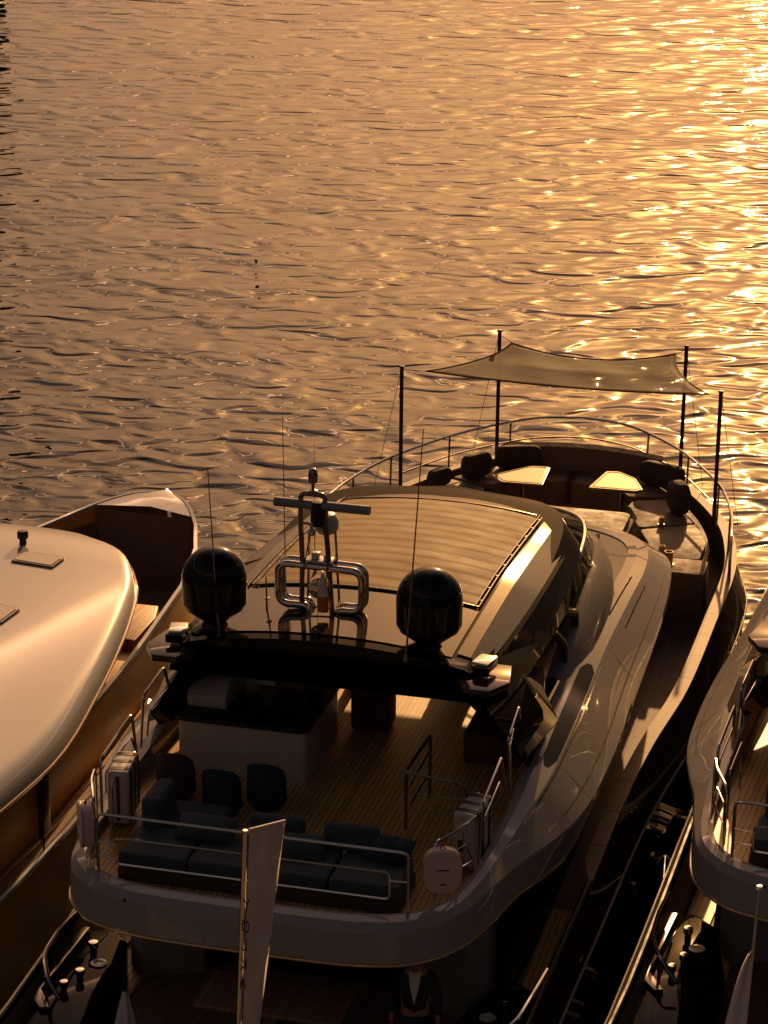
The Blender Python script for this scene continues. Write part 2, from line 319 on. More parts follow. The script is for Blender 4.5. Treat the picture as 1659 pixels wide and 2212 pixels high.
# ================================================================ the motor yacht
CAPY = [(0, 2.85, 2.72), (2, 2.90, 2.75), (4.4, 2.98, 2.8), (6.6, 3.05, 2.92), (8.4, 3.17, 2.98), (10.5, 3.38, 3.0), (13.4, 3.45, 3.0), (15.4, 3.48, 3.0), (16.7, 3.36, 3.0), (18.0, 3.05, 3.0), (19.5, 2.3, 3.03), (20.6, 1.4, 3.06), (21.3, .52, 3.08), (21.5, 0.02, 3.08)]
def lerp_tab(T, y):
    if y <= T[0][0]: return T[0][1:]
    for a, b in zip(T, T[1:]):
        if y <= b[0]:
            t = (y - a[0]) / (b[0] - a[0]); return tuple(p + (q - p) * t for p, q in zip(a[1:], b[1:]))
    return T[-1][1:]
HT = catmull(CAPY, 5)           # smooth sheer: (y, halfbeam, z)
def sheer(y): return lerp_tab(HT, y)
def coam_path():
    # stations from the stern centreline round the quarter and forward: T(x,y), outward normal, offsets, heights
    Z0 = [4.3, 4.44, 4.45, 4.43, 4.36, 4.34, 3.98]
    st = [((0, 0), (0, -1), [0, 0, .06, .17, .235, .245, .265], Z0), ((.7, .01), (0.02, -1), [0, 0, .06, .17, .235, .245, .265], Z0), ((1.25, .05), (.10, -.99), [0, 0, .06, .17, .235, .245, .265], Z0),
          ((1.70, .20), (.42, -.91), [0, 0, .06, .17, .235, .245, .265], Z0), ((2.02, .54), (.78, -.63), [0, 0, .06, .15, .215, .222, .24], Z0),
          ((2.17, 1.15), (.97, -.22), [0, 0, .07, .14, .22, .228, .24], [4.3, 4.45, 4.46, 4.43, 4.33, 4.31, 3.92]),
          ((2.24, 2.1), (1, -.05), [0, 0, .08, .17, .34, .348, .31], [4.3, 4.49, 4.50, 4.44, 4.23, 4.20, 3.82]),
          ((2.26, 2.9), (1, 0), [0, 0, .10, .24, .55, .558, .46], [4.3, 4.54, 4.55, 4.48, 4.15, 4.11, 3.68]),
          ((2.25, 3.9), (1, 0), [0, 0, .12, .34, .76, .765, .58], [4.3, 4.60, 4.62, 4.55, 4.12, 4.06, 3.5]),
          ((2.24, 5.6), (1, 0), [0, 0, .12, .38, .84, .845, .64], [4.3, 4.68, 4.70, 4.62, 4.12, 4.04, 3.4]),
          ((2.24, 7.5), (1, 0), [0, 0, .12, .36, .79, .795, .61], [4.3, 4.72, 4.74, 4.66, 4.12, 4.02, 3.35]),
          ((2.28, 9.5), (1, 0), [0, 0, .12, .32, .72, .725, .56], [4.2, 4.64, 4.66, 4.59, 4.12, 4.02, 3.3]),
          ((2.26, 11.3), (1, .06), [0, 0, .14, .32, .68, .685, .5], [4.1, 4.50, 4.51, 4.46, 4.12, 4.0, 3.3]),
          ((2.12, 12.5), (.86, .5), [0, 0, .14, .32, .70, .71, .5], [4.1, 4.36, 4.37, 4.33, 4.08, 3.95, 3.2]),
          ((1.7, 13.2), (.55, .83), [0, 0, .14, .34, .70, .72, .75], [4.0, 4.28, 4.29, 4.25, 3.98, 3.8, 3.0]),
          ((.9, 13.6), (.2, .98), [0, 0, .14, .36, .74, .78, 1.0], [4.0, 4.25, 4.26, 4.20, 3.9, 3.7, 2.8]),
          ((0, 13.7), (0, 1), [0, 0, .14, .36, .74, .78, 1.05], [4.0, 4.25, 4.26, 4.20, 3.9, 3.7, 2.8])]
    rows = []
    for T, n, of, z in st:
        l = math.hypot(*n); n = (n[0] / l, n[1] / l); r = []
        for o, h in zip(of, z): r += [T[0] + n[0] * o, T[1] + n[1] * o, h]
        rows.append(tuple(r))
    return catmull(rows, 5)
def rings_of(rows, sx=1):
    return [[(r[3 * i] * sx, r[3 * i + 1], r[3 * i + 2]) for i in range(len(r) // 3)] for r in rows]

def make_yacht():
    Y = empty('motor_yacht', frame_pt(A0, PHI, 0, 0), PHI, 'large motor yacht in the centre with gold slatted sunroof and two black radar domes', 'yacht', 'motor yachts moored stern to the quay')
    M_ = MT
    # ---- hull
    rows = []
    ys = [-2.2, -1, 0, 1, 2, 3.2, 4.4, 5.5, 6.6, 7.5, 8.4, 9.5, 10.5, 12, 13.4, 14.5, 15.4, 16.2, 16.9, 17.6, 18.3, 19, 19.6, 20.2, 20.7, 21.1, 21.4, 21.5]
    hb = MB()
    for s in (-1, 1):
        rg = []
        for y in ys:
            b, z = sheer(max(y, 0)); wl = b * (.93 if y < 14 else max(.25, .93 - (y - 14) * .095))
            k = 1.06 if y < 16 else 1.0 + .06 * (21.5 - y) / 5.5
            yy = y - (0.0 if y < 17 else (y - 17) * .0)
            rg.append([(s * b, y, z - .03), (s * (b + .02), y, z - .12), (s * b * k, y, 2.35), (s * b * k * 1.012, y, 2.28), (s * (b * k - .02), y, 2.2), (s * (b * k * .985), y, 1.5), (s * wl, y - (y - 17) * .12 if y > 17 else y, .5), (s * wl * .9, y - (y - 17) * .2 if y > 17 else y, -.4)])
        hb.loft(rg)
    b0 = sheer(0)[0]
    hb.add([(-b0, -2.2, 2.0), (b0, -2.2, 2.0), (b0 * .9, -2.2, -.4), (-b0 * .9, -2.2, -.4)], [(0, 1, 2, 3)])
    hull = hb.build('hull', M_['hull'], Y, 50)
    # rub strake, caps, bulwark lining
    for s in (-1, 1):
        st = MB(); st.tube([(s * (sheer(max(y, 0))[0] * (1.06 if y < 16 else 1 + .06 * (21.5 - y) / 5.5) + .03), y, 2.30) for y in [yy / 2 for yy in range(-4, 43)]], .018, 6)
        st.build('rub_strake', M_['side'], Y)
        cp = MB(); rg = []
        for i in range(0, 120):
            y = 4.5 + i * (20.9 - 4.5) / 119; b, z = sheer(y); w = .17 * min(1, (y - 4.45) / .6)
            zc = z + .0
            rg.append([(s * (b + .03), y, zc - .04), (s * (b + .03), y, zc), (s * (b - w), y, zc), (s * (b - w), y, zc - .04)])
        cp.loft(rg, wrap=True, cap=True).build('cap_rail', M_['teakc'], Y)
        bw = MB(); rg = []
        for i in range(0, 90):
            y = -1 + i * 22.0 / 89; b, z = sheer(max(y, 0)); b = min(b, 99)
            rg.append([(s * max(b - .06, .01), y, z - .045), (s * max(b - .12, .01), y, 2.5), (s * max(b - .16, .01), y, 2.02)])
        bw.loft(rg).build('bulwark_lining', M_['lining'], Y)
        # low aft bulwark top, a slim steel-edged ledge
        MB().tube([(s * (sheer(max(y, 0))[0] + .0), y, sheer(max(y, 0))[1]) for y in (-2, -1, 0, 1, 2, 3, 4, 4.5)], .03, 6).build('bulwark_edge', M_['matt'], Y)
        # hull windows with bright frames
        for ya, yb in ((9.0, 13.0), (13.6, 16.0)):
            w = MB(); fr = MB(); rg = []; N = 12
            pts_t = []; pts_b = []
            for i in range(N + 1):
                y = ya + (yb - ya) * i / N; b, z = sheer(y); k = 1.06
                zt, zb = 2.10, 1.55 + .25 * abs(2 * i / N - 1) ** 4
                xt = b * k - .02 - .0; 
                def xx(zz): return b * k - .02 + (b * k * .985 - (b * k - .02)) * (2.2 - zz) / .7 + .006
                rg.append([(s * xx(zt), y, zt), (s * xx(zb), y, zb)])
                pts_t.append((s * (xx(zt) + .004), y, zt)); pts_b.append((s * (xx(zb) + .004), y, zb))
            w.loft(rg); wi = w.build('hull_window', M_['dglass'], Y)
            fr.tube(pts_t + pts_b[::-1], .014, 6, closed=True); fr.build('window_frame', M_['chrome'], wi)
    # swim platform and cockpit deck
    MB().prism([(-2.7, -3.2), (2.7, -3.2), (2.75, -2.2), (-2.75, -2.2)], .35, .5, .03).build('swim_platform', M_['teakd'], Y)
    dk = MB(); rg = []
    for i in range(60):
        y = -2.15 + i * 23.4 / 59; b, z = sheer(max(y, 0)); rg.append([(-max(b - .14, .01), y, 2.06 if y < 14 else 2.06 + min(1, (y - 14) / 1.5) * .2), (0, y, 2.07 if y < 14 else 2.07 + min(1, (y - 14) / 1.5) * .2), (max(b - .14, .01), y, 2.06 if y < 14 else 2.06 + min(1, (y - 14) / 1.5) * .2)])
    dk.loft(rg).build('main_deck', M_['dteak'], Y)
    # cockpit sole in darker teak; quarter strips coloured lighter to stand for sunlight
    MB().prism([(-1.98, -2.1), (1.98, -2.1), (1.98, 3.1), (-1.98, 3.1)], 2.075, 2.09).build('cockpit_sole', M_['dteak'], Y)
    for s in (-1, 1): MB().prism([(s * 1.99, -2.1), (s * 2.74, -2.1), (s * 2.78, 5.0), (s * 2.44, 5.0), (s * 2.44, 2.6), (s * 1.99, 2.6)], 2.075, 2.09).build('side_deck_teak', M_['teak_sunlit'], Y)
    MB().prism([(-2.35, -2.2), (2.35, -2.2), (2.35, -1.9), (-2.35, -1.9)], 2.09, 2.85, .05).build('transom', M_['gel'], Y)
    # ---- deckhouse
    dh = MB(); rg = []
    for y, w, zb in ((2.6, 2.25, 2.07), (4, 2.32, 2.07), (8, 2.36, 2.07), (11.5, 2.25, 2.07), (13, 1.9, 2.1), (14.2, 1.3, 2.2)):
        rg.append([(-w - .1, y, zb), (-w, y, 3.75), (w, y, 3.75), (w + .1, y, zb)])
    dh.loft(rg, cap=True, wrap=True).build('deckhouse', M_['dglass'], Y)
    for s in (-1, 1):
        MB().prism([(s * 1.3, 2.62), (s * 2.2, 2.62), (s * 2.2, 2.2), (s * 1.98, 2.0), (s * 1.3, 2.3)], 2.09, 3.72, .03).build('cockpit_wing', M_['gel'], Y)
    MB().box((-.6, 2.58, 2.95), (1.9, .06, 1.6), .01).build('saloon_door', M_['dglass'], Y)
    # windscreen of the saloon, raked
    ws = MB(); rg = []
    for t in range(13):
        a = -1 + t / 6; x = a * 2.1; yb = 15.3 - 1.0 * a * a; yt = 14.0 - 1.5 * a * a * .9
        rg.append([(x * 1.02, yt, 3.9), (x * 1.1, (yt + yb) / 2, 3.45), (x * 1.15, yb, 2.9), (x * 1.15, yb + .1, 2.25)])
    ws.loft(rg).build('saloon_windscreen', M_['dglass'], Y)
    # ---- sweeping coaming and side fairing
    rows = coam_path(); fb = MB(); R1 = rings_of(rows, 1); R2 = rings_of(rows, -1)
    fb.loft(R2[::-1] + R1[1:]); cg = fb.build('flybridge_coaming', M_['side'], Y, 13)
    def patch(s, j0, f0, j1, f1, ya, yb, off=.006, n=14):
        # a strip laid on the coaming between two lines of its section
        rg = []
        rr2 = [r for r in rows if r[4] >= .5 and r[19] < 13]
        for i in range(n + 1):
            y = ya + (yb - ya) * i / n
            for a, b in zip(rr2, rr2[1:]):
                if a[1] <= y <= b[1]: break
            t = (y - a[1]) / max(1e-6, b[1] - a[1]); r = [p + (q_ - p) * t for p, q_ in zip(a, b)]
            def P(j, f): return Vector([r[3 * j + k] + (r[3 * j + 3 + k] - r[3 * j + k]) * f for k in range(3)])
            A_ = P(j0, f0); B_ = P(j1, f1); nn = (B_ - A_).cross(Vector((0, 1, 0))).normalized(); nn = nn if nn.z > 0 else -nn
            w_ = 1.0 if 0 < i < n else .35
            C_ = (A_ + B_) / 2; A_ = C_ + (A_ - C_) * w_; B_ = C_ + (B_ - C_) * w_
            rg.append([tuple(Vector((p.x * s, p.y, p.z)) + Vector((nn.x * s, nn.y, nn.z)) * off) for p in (A_, (A_ + B_) / 2, B_)])
        return MB().loft(rg)
    for s in (-1, 1):
        patch(s, 2, .2, 2, .95, 3.9, 6.9).build('coaming_slot', M_['dglass'], cg, 60)
        patch(s, 2, .25, 3, .22, 8.6, 10.8).build('coaming_window', M_['dglass'], cg, 60)
        patch(s, 3, .05, 3, .085, 2.6, 12.2, .003, 40).build('feature_line', M_['chrome'], cg, 60)
        patch(s, 3, .70, 3, .73, 3.2, 12.0, .003, 40).build('panel_seam', M_['matt'], cg, 60)
        patch(s, 5, .25, 5, .80, 4.4, 12.2, .006, 30).build('lower_window', M_['dglass'], cg, 60)
        for yy in (4.1, 7.7, 11.2): patch(s, 3, .1, 3, .98, yy, yy + .016, .003, 2).build('panel_joint', M_['matt'], cg, 60)
    # underside, ceiling of the cockpit
    uc = MB(); tp = [(r[18], r[19], r[20]) for r in rows]; n = len(tp)
    uc.loft([[(-x, y, z), (0, y, z + .02), (x, y, z)] for x, y, z in tp]); uc.build('overhang_ceiling', M_['gel'], Y)
    # gold trim line under the stern lip
    lp = [(r[18] + 0, r[19] - .012, r[20] - .015) for r in rows[:40]]
    MB().tube([(-x, y, z) for x, y, z in lp][::-1] + lp[1:], .017, 6).build('stern_lip_trim', M_['brass'], Y)
    # two drain scuppers on the stern
    for x in (-1.35, -.95 + 1.6, 1.55, 1.95):
        MB().lathe([(.0, 0), (.022, 0), (.022, .012), (0, .012)], seg=12, M=Matrix.Rotation(R(90), 4, 'X') @ Matrix.Identity(4), c=(x, -.17 + (.07 if abs(x) > 1.5 else 0) + (.22 if abs(x) > 1.8 else 0), 4.34)).build('drain_fitting', M_['matt'], Y)
    # ---- fly deck floor
    tt = [(r[0], r[1]) for r in rows if r[1] < 12.2]
    fl = MB(); fl.loft([[(-x, y, 4.3), (0, y, 4.301), (x, y, 4.3)] for x, y in tt if True]); fl.build('fly_deck', M_['teak'], Y)
    # top of the deckhouse ahead of the fly cowl, with its grab handles
    ft = MB(); ft.loft([[(-x, y, z), (0, y, z + .05), (x, y, z)] for x, y, z in [(r[3], r[4], r[5] - .02) for r in rows if r[4] > 9.2]]); ft.build('foreroof', M_['gel'], Y)
    for s in (-1, 1):
        MB().tube([(s * 1.5, 12.2, 4.35), (s * 1.5, 12.2, 4.42), (s * 1.62, 12.9, 4.38), (s * 1.62, 12.9, 4.3)], .018, 6, fil=.03).build('grab_handle', M_['dsteel'], Y)
    # ---- helm cowl : rounded lobes each side, low wrap-round windscreen
    cw = MB(); st = [(6.2, 2.20, 4.75), (7.2, 2.22, 5.02), (8.6, 2.2, 5.2), (9.8, 2.1, 5.2), (10.8, 1.85, 5.1), (11.5, 1.35, 5.0), (11.85, .7, 4.95), (11.95, 0, 4.94)]
    rg = []
    for i, (y, x, z) in enumerate(catmull(st, 4)):
        t = min(1, max(0, (y - 6.2) / 5.75)); nx = math.cos(t * t * 1.45); ny = math.sin(t * t * 1.45)
        rg.append([(max(x - .16 * nx, -.0), y - .16 * ny, 4.35), (max(x - .16 * nx, -.0), y - .14 * ny, z - .05), (x - .06 * nx, y - .05 * ny, z), (x + .10 * nx, y + .1 * ny, z - .06), (x + .24 * nx, y + .28 * ny, z - .34), (x + .3 * nx, y + .4 * ny, 4.3)])
    cw.loft([[(-a, b, c) for a, b, c in g] for g in rg] + [g for g in rg[::-1]][1:] if False else [[(-a, b, c) for a, b, c in g] for g in rg] + rg[::-1][1:]); cw.build('helm_cowl', M_['gel'], Y, 50)
    wg = MB(); rg2 = []
    for (y, x, z) in catmull([(7.6, 2.14, 5.1), (8.8, 2.12, 5.22), (9.8, 2.02, 5.22), (10.7, 1.76, 5.12), (11.3, 1.25, 5.02), (11.6, .6, 4.97), (11.65, 0, 4.96)], 4):
        rg2.append([(x, y, z), (x * .95, y - .16 * (y - 7) / 4.6, z + .30 * min(1, (y - 7.4) / 1.2))])
    W2 = [[(-a, b, c) for a, b, c in g] for g in rg2] + rg2[::-1][1:]
    gm_ = glass_mat('smoked_screen', (.015, .010, .008), .85); gm_.node_tree.nodes['Principled BSDF'].inputs['Specular IOR Level'].default_value = .1
    wg.loft(W2).build('fly_windscreen', gm_, Y)
    MB().tube([(g[1][0], g[1][1], g[1][2] + .01) for g in W2], .03, 6).build('windscreen_rail', M_['chrome'], Y)
    # helm console, seats
    MB().prism([(.35, 8.9), (1.75, 8.9), (1.75, 9.7), (.35, 9.7)], 4.3, 5.1, .06).build('helm_console', M_['matt'], Y)
    wheel = MB().tube([(1.05 + .2 * math.cos(a * math.pi / 8), 8.82 - .05 * math.sin(a * math.pi / 8), 5.05 + .2 * math.sin(a * math.pi / 8)) for a in range(16)], .016, 6, closed=True).build('steering_wheel', M_['dsteel'], Y)
    for x in (.75, 1.45):
        sb = MB().box((x, 7.75, 4.78), (.55, .5, .16), .05); sb.box((x, 7.45, 5.1), (.55, .14, .62), .05, rx=R(8)); sb.box((x, 7.75, 4.5), (.2, .2, .4), .02); sb.build('helm_seat', M_['red'], Y)
    MB().prism([(-1.95, 7.2), (-1.2, 7.2), (-1.2, 9.4), (-1.95, 9.4)], 4.3, 4.75, .06).box((-2.02, 8.3, 4.95), (.14, 2.1, .4), .05).build('fly_lounge', M_['red'], Y)
    MB().prism([(-1.0, 5.7), (-.1, 5.7), (-.1, 7.1), (-1.0, 7.1)], 4.98, 5.04, .02).box((-.55, 6.4, 4.64), (.14, .14, .68), .02).build('fly_table', M_['teakd'], Y)
    MB().prism([(1.38, 4.3), (2.1, 4.3), (2.1, 5.9), (1.38, 5.9)], 4.304, 4.72, .06).box((2.02, 5.1, 4.85), (.16, 1.5, .42), .06).build('companion_seat', M_['red'], Y)
    MB().box((.05, 5.1, 4.62), (.5, .5, .62), .08).box((.05, 5.32, 4.98), (.5, .1, .4), .05).build('fly_chair', M_['red'], Y)
    # ---- bar console on the aft fly deck
    bar = MB().prism([(p[0], p[1]) for p in rect(-1.1, 3.95, 1.62, 1.5, .10)], 4.304, 4.96, .0).build('bar_console', M_['barw'], Y)
    MB().prism([(p[0], p[1]) for p in rect(-1.1, 3.95, 1.68, 1.56, .12)], 4.96, 5.02, .02).build('counter_top', M_['matt'], bar)
    MB().prism([(p[0], p[1]) for p in rect(-.82, 4.0, .72, .62, .03)], 5.022, 5.034).build('sink_lid', M_['dsteel'], bar)
    hd = MB().prism([(3.5, 5.02), (4.3, 5.02), (4.34, 5.2), (4.1, 5.38), (3.72, 5.36), (3.48, 5.18)], -1.88, -1.38, .03, plane='yz').build('grill_hood', M_['case'], bar)
    MB().box((-1.22, 4.36, 5.24), (.44, .03, .40), .01, rx=R(-22)).build('grill_lid', M_['white'], bar)
    MB().tube([(-.62, 4.35, 5.02), (-.62, 4.35, 5.22), (-.62, 4.2, 5.24)], .012, 6, fil=.04).build('tap', M_['chrome'], bar)
    # ---- rails round the stern
    def rail(path, name='guard_rail', r=.019, mt='chrome'):
        b = MB()
        for p in path: b.tube(p[0], r if len(p) < 3 else p[2], 8, fil=p[1])
        return b.build(name, M_[mt], Y)
    zt = 5.16; zf = 4.46
    rail([([(-1.78, .17, zf), (-1.78, .17, zt), (1.72, .15, zt), (1.72, .15, zf)], .08),
          ([(-1.55, .15, 4.84), (-1.55, .13, 4.60), (1.52, .13, 4.60), (1.52, .13, 4.92), (1.3, .13, 4.92), (-1.4, .13, 4.92), (-1.55, .14, 4.9), (-1.55, .15, 4.84)], .06, .013),
          ([(-1.78, .17, 4.82), (-1.55, .15, 4.82)], 0, .011), ([(-1.78, .17, 4.66), (-1.55, .15, 4.66)], 0, .011), ([(1.72, .15, 4.82), (1.52, .13, 4.82)], 0, .011), ([(0, .14, 4.92), (0, .14, zt)], 0, .010)])
    for s in (-1, 1):
        P = [(s * 1.93, .47, zf), (s * 1.93, .47, zt), (s * 2.14, .95, zt), (s * 2.21, 1.25, zt), (s * 2.21, 1.25, zf)]
        rail([(P, .09), ([(s * 1.95, .54, 4.66), (s * 1.97, .58, 4.9), (s * 2.14, 1.02, 4.9), (s * 2.20, 1.12, 4.66), (s * 1.95, .54, 4.66)], .05, .012)])
        P = [(s * 2.22, 1.45, zf + .04), (s * 2.22, 1.45, zt + .02), (s * 2.22, 2.5, zt + .14), (s * 2.27, 2.75, zf + .2)]
        rail([(P, .09), ([(s * 2.22, 1.6, 4.68), (s * 2.22, 1.6, 4.95), (s * 2.22, 2.45, 5.02), (s * 2.21, 2.6, 4.72)], .05, .012)])
        P = [(s * 2.27, 2.9, zf + .22), (s * 2.22, 2.9, zt + .2), (s * 2.20, 3.6, zt + .3), (s * 2.20, 3.9, 4.8)]
        rail([(P, .09), ([(s * 2.22, 3.0, 4.8), (s * 2.20, 3.05, 5.1), (s * 2.14, 3.6, 5.2), (s * 2.20, 3.75, 4.85)], .05, .012)])
        rail([([(s * 2.05, 1.35, 4.35), (s * 2.05, 1.35, 4.95), (s * 2.05, 2.15, 5.0), (s * 2.05, 2.15, 4.35)], .07, .013)], 'raft_cradle')
    # rail round the companionway opening
    rail([([(1.15, 2.35, 4.31), (1.15, 2.35, 5.05), (1.22, 3.25, 5.12), (1.22, 3.25, 4.31)], .06, .021), ([(1.15, 2.35, 5.03), (1.75, 2.3, 5.0), (1.85, 2.4, 4.9), (1.85, 2.45, 4.31)], .1, .015),
          ([(1.15, 2.35, 4.78), (1.85, 2.4, 4.74)], 0, .01), ([(1.15, 2.35, 4.55), (1.85, 2.4, 4.52)], 0, .01), ([(1.16, 2.5, 4.8), (1.21, 3.2, 4.9)], 0, .012), ([(1.16, 2.5, 4.55), (1.21, 3.2, 4.62)], 0, .012)], 'companionway_rail', mt='dsteel')
    # ---- sofa on the aft fly deck
    sf = MB().prism([(-1.62, .32), (1.58, .32), (1.58, 1.1), (-.7, 1.1), (-.7, 1.75), (-1.62, 1.75)], 4.304, 4.46, .03).build('aft_sofa', M_['cushd'], Y)
    for i in range(4):
        x = -1.22 + i * .8; MB().box((x, .68, 4.55), (.78, .74, .2), .055, seg=3).build('seat_cushion', M_['blue'], sf)
    MB().box((-1.16, 1.42, 4.55), (.86, .66, .2), .055, seg=3).build('seat_cushion', M_['blue'], sf)
    MB().box((-1.45, 1.25, 4.80), (.24, .62, .42), .09, seg=3).build('back_cushion', M_['blue'], sf)
    for x in (.0, .85): MB().box((x, 1.08, 4.78), (.62, .18, .30), .07, rx=R(-14), seg=3).build('back_cushion', M_['blue'], sf)
    # ---- hardtop
    HO = catmull([(3.02, 1.93), (3.25, 2.02), (3.8, 2.12), (5.5, 2.2), (7.3, 2.19), (8.4, 2.12), (9.0, 1.99), (9.38, 1.76), (9.62, 1.38), (9.74, .85), (9.8, .35)], 4)
    def rz_(x, y):
        x = abs(x); z = 6.23 - (.055 if y > 6 else .022) * (y - 6) - .006 * (y - 6) ** 2 - (.0 if y < 8.8 else .06 * ((y - 8.8) / .95) ** 2)
        z -= .055 * min(x, 1.42) ** 2
        if x > 1.42: z -= .2165 * (min(x, 1.66) - 1.42)
        if x > 1.66: z -= .46 * (x - 1.66)
        return z
    ht = MB(); rg = []
    for y, w in HO:
        k = .885 * w; hs_ = [0, .3, .6, .9, 1.2, 1.42, 1.54, 1.66, .5 * (1.66 + k), k, .905 * w, .95 * w, .98 * w, w]
        if w < 2.0: hs_ = [min(v, k * (i / 9.0) + (v - k * (i / 9.0)) * max(0, (w - 1.76) / .24)) if i < 9 else v for i, v in enumerate(hs_)]
        pos = [(x, y, rz_(x, y) - max(0, x - .905 * w) * 1.5) for x in hs_]
        g = [(-x, b_, c_) for x, b_, c_ in pos[::-1]] + pos[1:]
        dz = .16 * max(0, min(1, (5.2 - y) / 1.6)); up = .10 * max(0, min(1, (y - 7) / 2.5))
        rg.append(g + [(w * .975, y, 5.62 + dz * 1.6), (w * .86, y, 5.90 + dz + up * .5), (0, y, 5.96 + dz * .7 + up * .5), (-w * .86, y, 5.90 + dz + up * .5), (-w * .975, y, 5.62 + dz * 1.6)])
    ht.loft(rg, wrap=True, cap=True); top = ht.build('hardtop', M_['edge'], Y, 10)
    # side panels and aft panel (bronze gloss) 5 mm proud
    for s in (-1, 1):
        inner, outer = [], []
        for i in range(31):
            y = 3.35 + i * (9.3 - 3.35) / 30; w = lerp_tab(HO, y)[0]; b = w * .885
            zf = .022 + .02 * max(0, min(1, (y - 7.8) / .8))
            inner.append([(s * x, y, rz_(x, y) + zf) for x in (1.5, min(1.58, b), min(1.66, b))])
            if b > 1.68: outer.append([(s * x, y, rz_(x, y) + zf - .002) for x in (1.663, (1.663 + b) / 2, b)])
        MB().loft(inner).build('roof_edge_strip', M_['roofw'], top, 60); MB().loft(outer).build('side_panel', M_['roofw'], top, 60)
    ap = MB(); rg = []
    for i in range(7):
        y = 3.22 + i * (4.74 - 3.22) / 6; rg.append([(-1.46 + 2.92 * k / 12, y, rz_(-1.46 + 2.92 * k / 12, y) + .016) for k in range(13)])
    ap.loft(rg).build('aft_roof_panel', M_['roofw'], top)
    fp = MB(); rg = []
    for i in range(4):
        y = 9.05 + i * .15; rg.append([(-1.35 + 2.7 * k / 12, y, rz_(-1.35 + 2.7 * k / 12, y) + .035) for k in range(13)])
    fp.loft(rg).build('front_roof_panel', M_['roofw'], top)
    # slatted blind roof
    lv = MB(); rg = []; ny = 234
    for i in range(ny + 1):
        y = 4.84 + (8.96 - 4.84) * i / ny; ph = (i / ny * 13) % 1; h = .034 + .006 * (ph / .3 if ph < .3 else (1 - ph) / .7)
        rg.append([(-1.40 + 2.8 * k / 16, y - .05 * (abs(k - 8) / 8) ** 2, rz_(-1.40 + 2.8 * k / 16, y) + h + .003 * math.sin(k * 2.1 + i * .21)) for k in range(17)])
    lv.loft(rg).build('sunroof_blind', M_['louv'], top, 60)
    fr = MB()
    for x in (-1.44, 1.44): fr.tube([(x, y, rz_(x, y) + .036) for y in (4.8, 5.4, 6.0, 6.6, 7.2, 7.8, 8.4, 9.0)], .014, 6)
    for x in (-1.40, 1.40): fr.tube([(x, y, rz_(x, y) + .05) for y in (4.8, 5.4, 6.0, 6.6, 7.2, 7.8, 8.4, 9.0)], .008, 6)
    for y in (4.8, 9.0): fr.tube([(-1.44 + 2.88 * k / 10, y, rz_(-1.44 + 2.88 * k / 10, y) + .036) for k in range(11)], .012, 6)
    fr.build('sunroof_frame', M_['dsteel'], top)
    for s in (-1, 1):
        for i in range(9): MB().box((s * 1.42, 5.0 + i * .47, rz_(1.42, 5 + i * .47) + .046), (.02, .025, .008), .002).build('frame_clip', M_['brass'], top)
    # beam under the aft edge and the arch legs
    MB().box((0, 3.2, 5.98), (3.7, .2, .09), .03).build('arch_beam', M_['edge'], Y)
    for s in (-1, 1):
        def q(L): return [(s * a, b, c) for a, b, c in L]
        lg = MB(); t = q([(1.45, 3.10, 5.86), (1.75, 3.10, 5.80), (1.78, 4.7, 5.76), (1.5, 4.8, 5.84)]); m_ = q([(1.68, 3.7, 5.38), (2.30, 3.38, 4.90), (2.44, 4.42, 4.92), (1.84, 4.9, 5.36)]); lo = q([(1.80, 4.3, 4.7), (2.32, 3.7, 4.62), (2.36, 5.0, 4.80), (1.9, 5.6, 4.75)])
        lg.loft([t, m_, lo], wrap=True, cap=True).build('arch_leg', M_['edge'], Y, 20)
        MB().add(q([(1.90, 4.85, 5.42), (1.86, 4.1, 5.38), (2.34, 3.42, 4.90), (2.52, 4.5, 4.93), (2.22, 4.95, 5.16)]) + q([(1.895, 4.84, 5.39), (1.855, 4.1, 5.35), (2.33, 3.42, 4.87), (2.51, 4.5, 4.90), (2.215, 4.94, 5.13)]),
             [(0, 1, 2), (0, 2, 3), (0, 3, 4), (5, 7, 6), (5, 8, 7), (5, 9, 8), (0, 5, 6, 1), (1, 6, 7, 2), (2, 7, 8, 3), (3, 8, 9, 4), (4, 9, 5, 0)]).build('arch_glass', M_['bronze'], Y, 80)
        # side supports ahead of the arch
        MB().tube(q([(1.8, 5.2, 5.7), (2.1, 6.3, 5.35), (2.2, 6.6, 5.05), (2.2, 6.6, 4.8)]), .06, 8, fil=.1).build('roof_strut', M_['matt'], Y)
        MB().tube(q([(1.8, 6.2, 5.7), (2.1, 7.0, 5.35), (2.2, 7.4, 5.2), (2.2, 7.4, 4.9)]), .06, 8, fil=.1).build('roof_strut', M_['matt'], Y)
        MB().tube(q([(1.8, 8.4, 5.66), (2.14, 9.3, 5.1)]), .05, 8).build('roof_strut', M_['matt'], Y)
        # wing with chrome lamp housing
        wgp = MB().prism([(s * a, b) for a, b in [(1.55, 3.0), (1.72, 2.68), (2.02, 2.68), (2.2, 3.0), (2.12, 3.5), (1.6, 3.5)]], 5.92, 6.0, .015); wgp.build('roof_wing', M_['roofw'], top)
        lm = MB().box((s * 1.86, 3.18, 6.12), (.22, .30, .13), .03, rz=R(-12 * s)).build('deck_floodlight', M_['chrome'], top)
        MB().box((s * 1.86, 3.0, 6.10), (.19, .06, .10), .01, rz=R(-12 * s)).build('lamp_lens', M_['dglass'], lm)
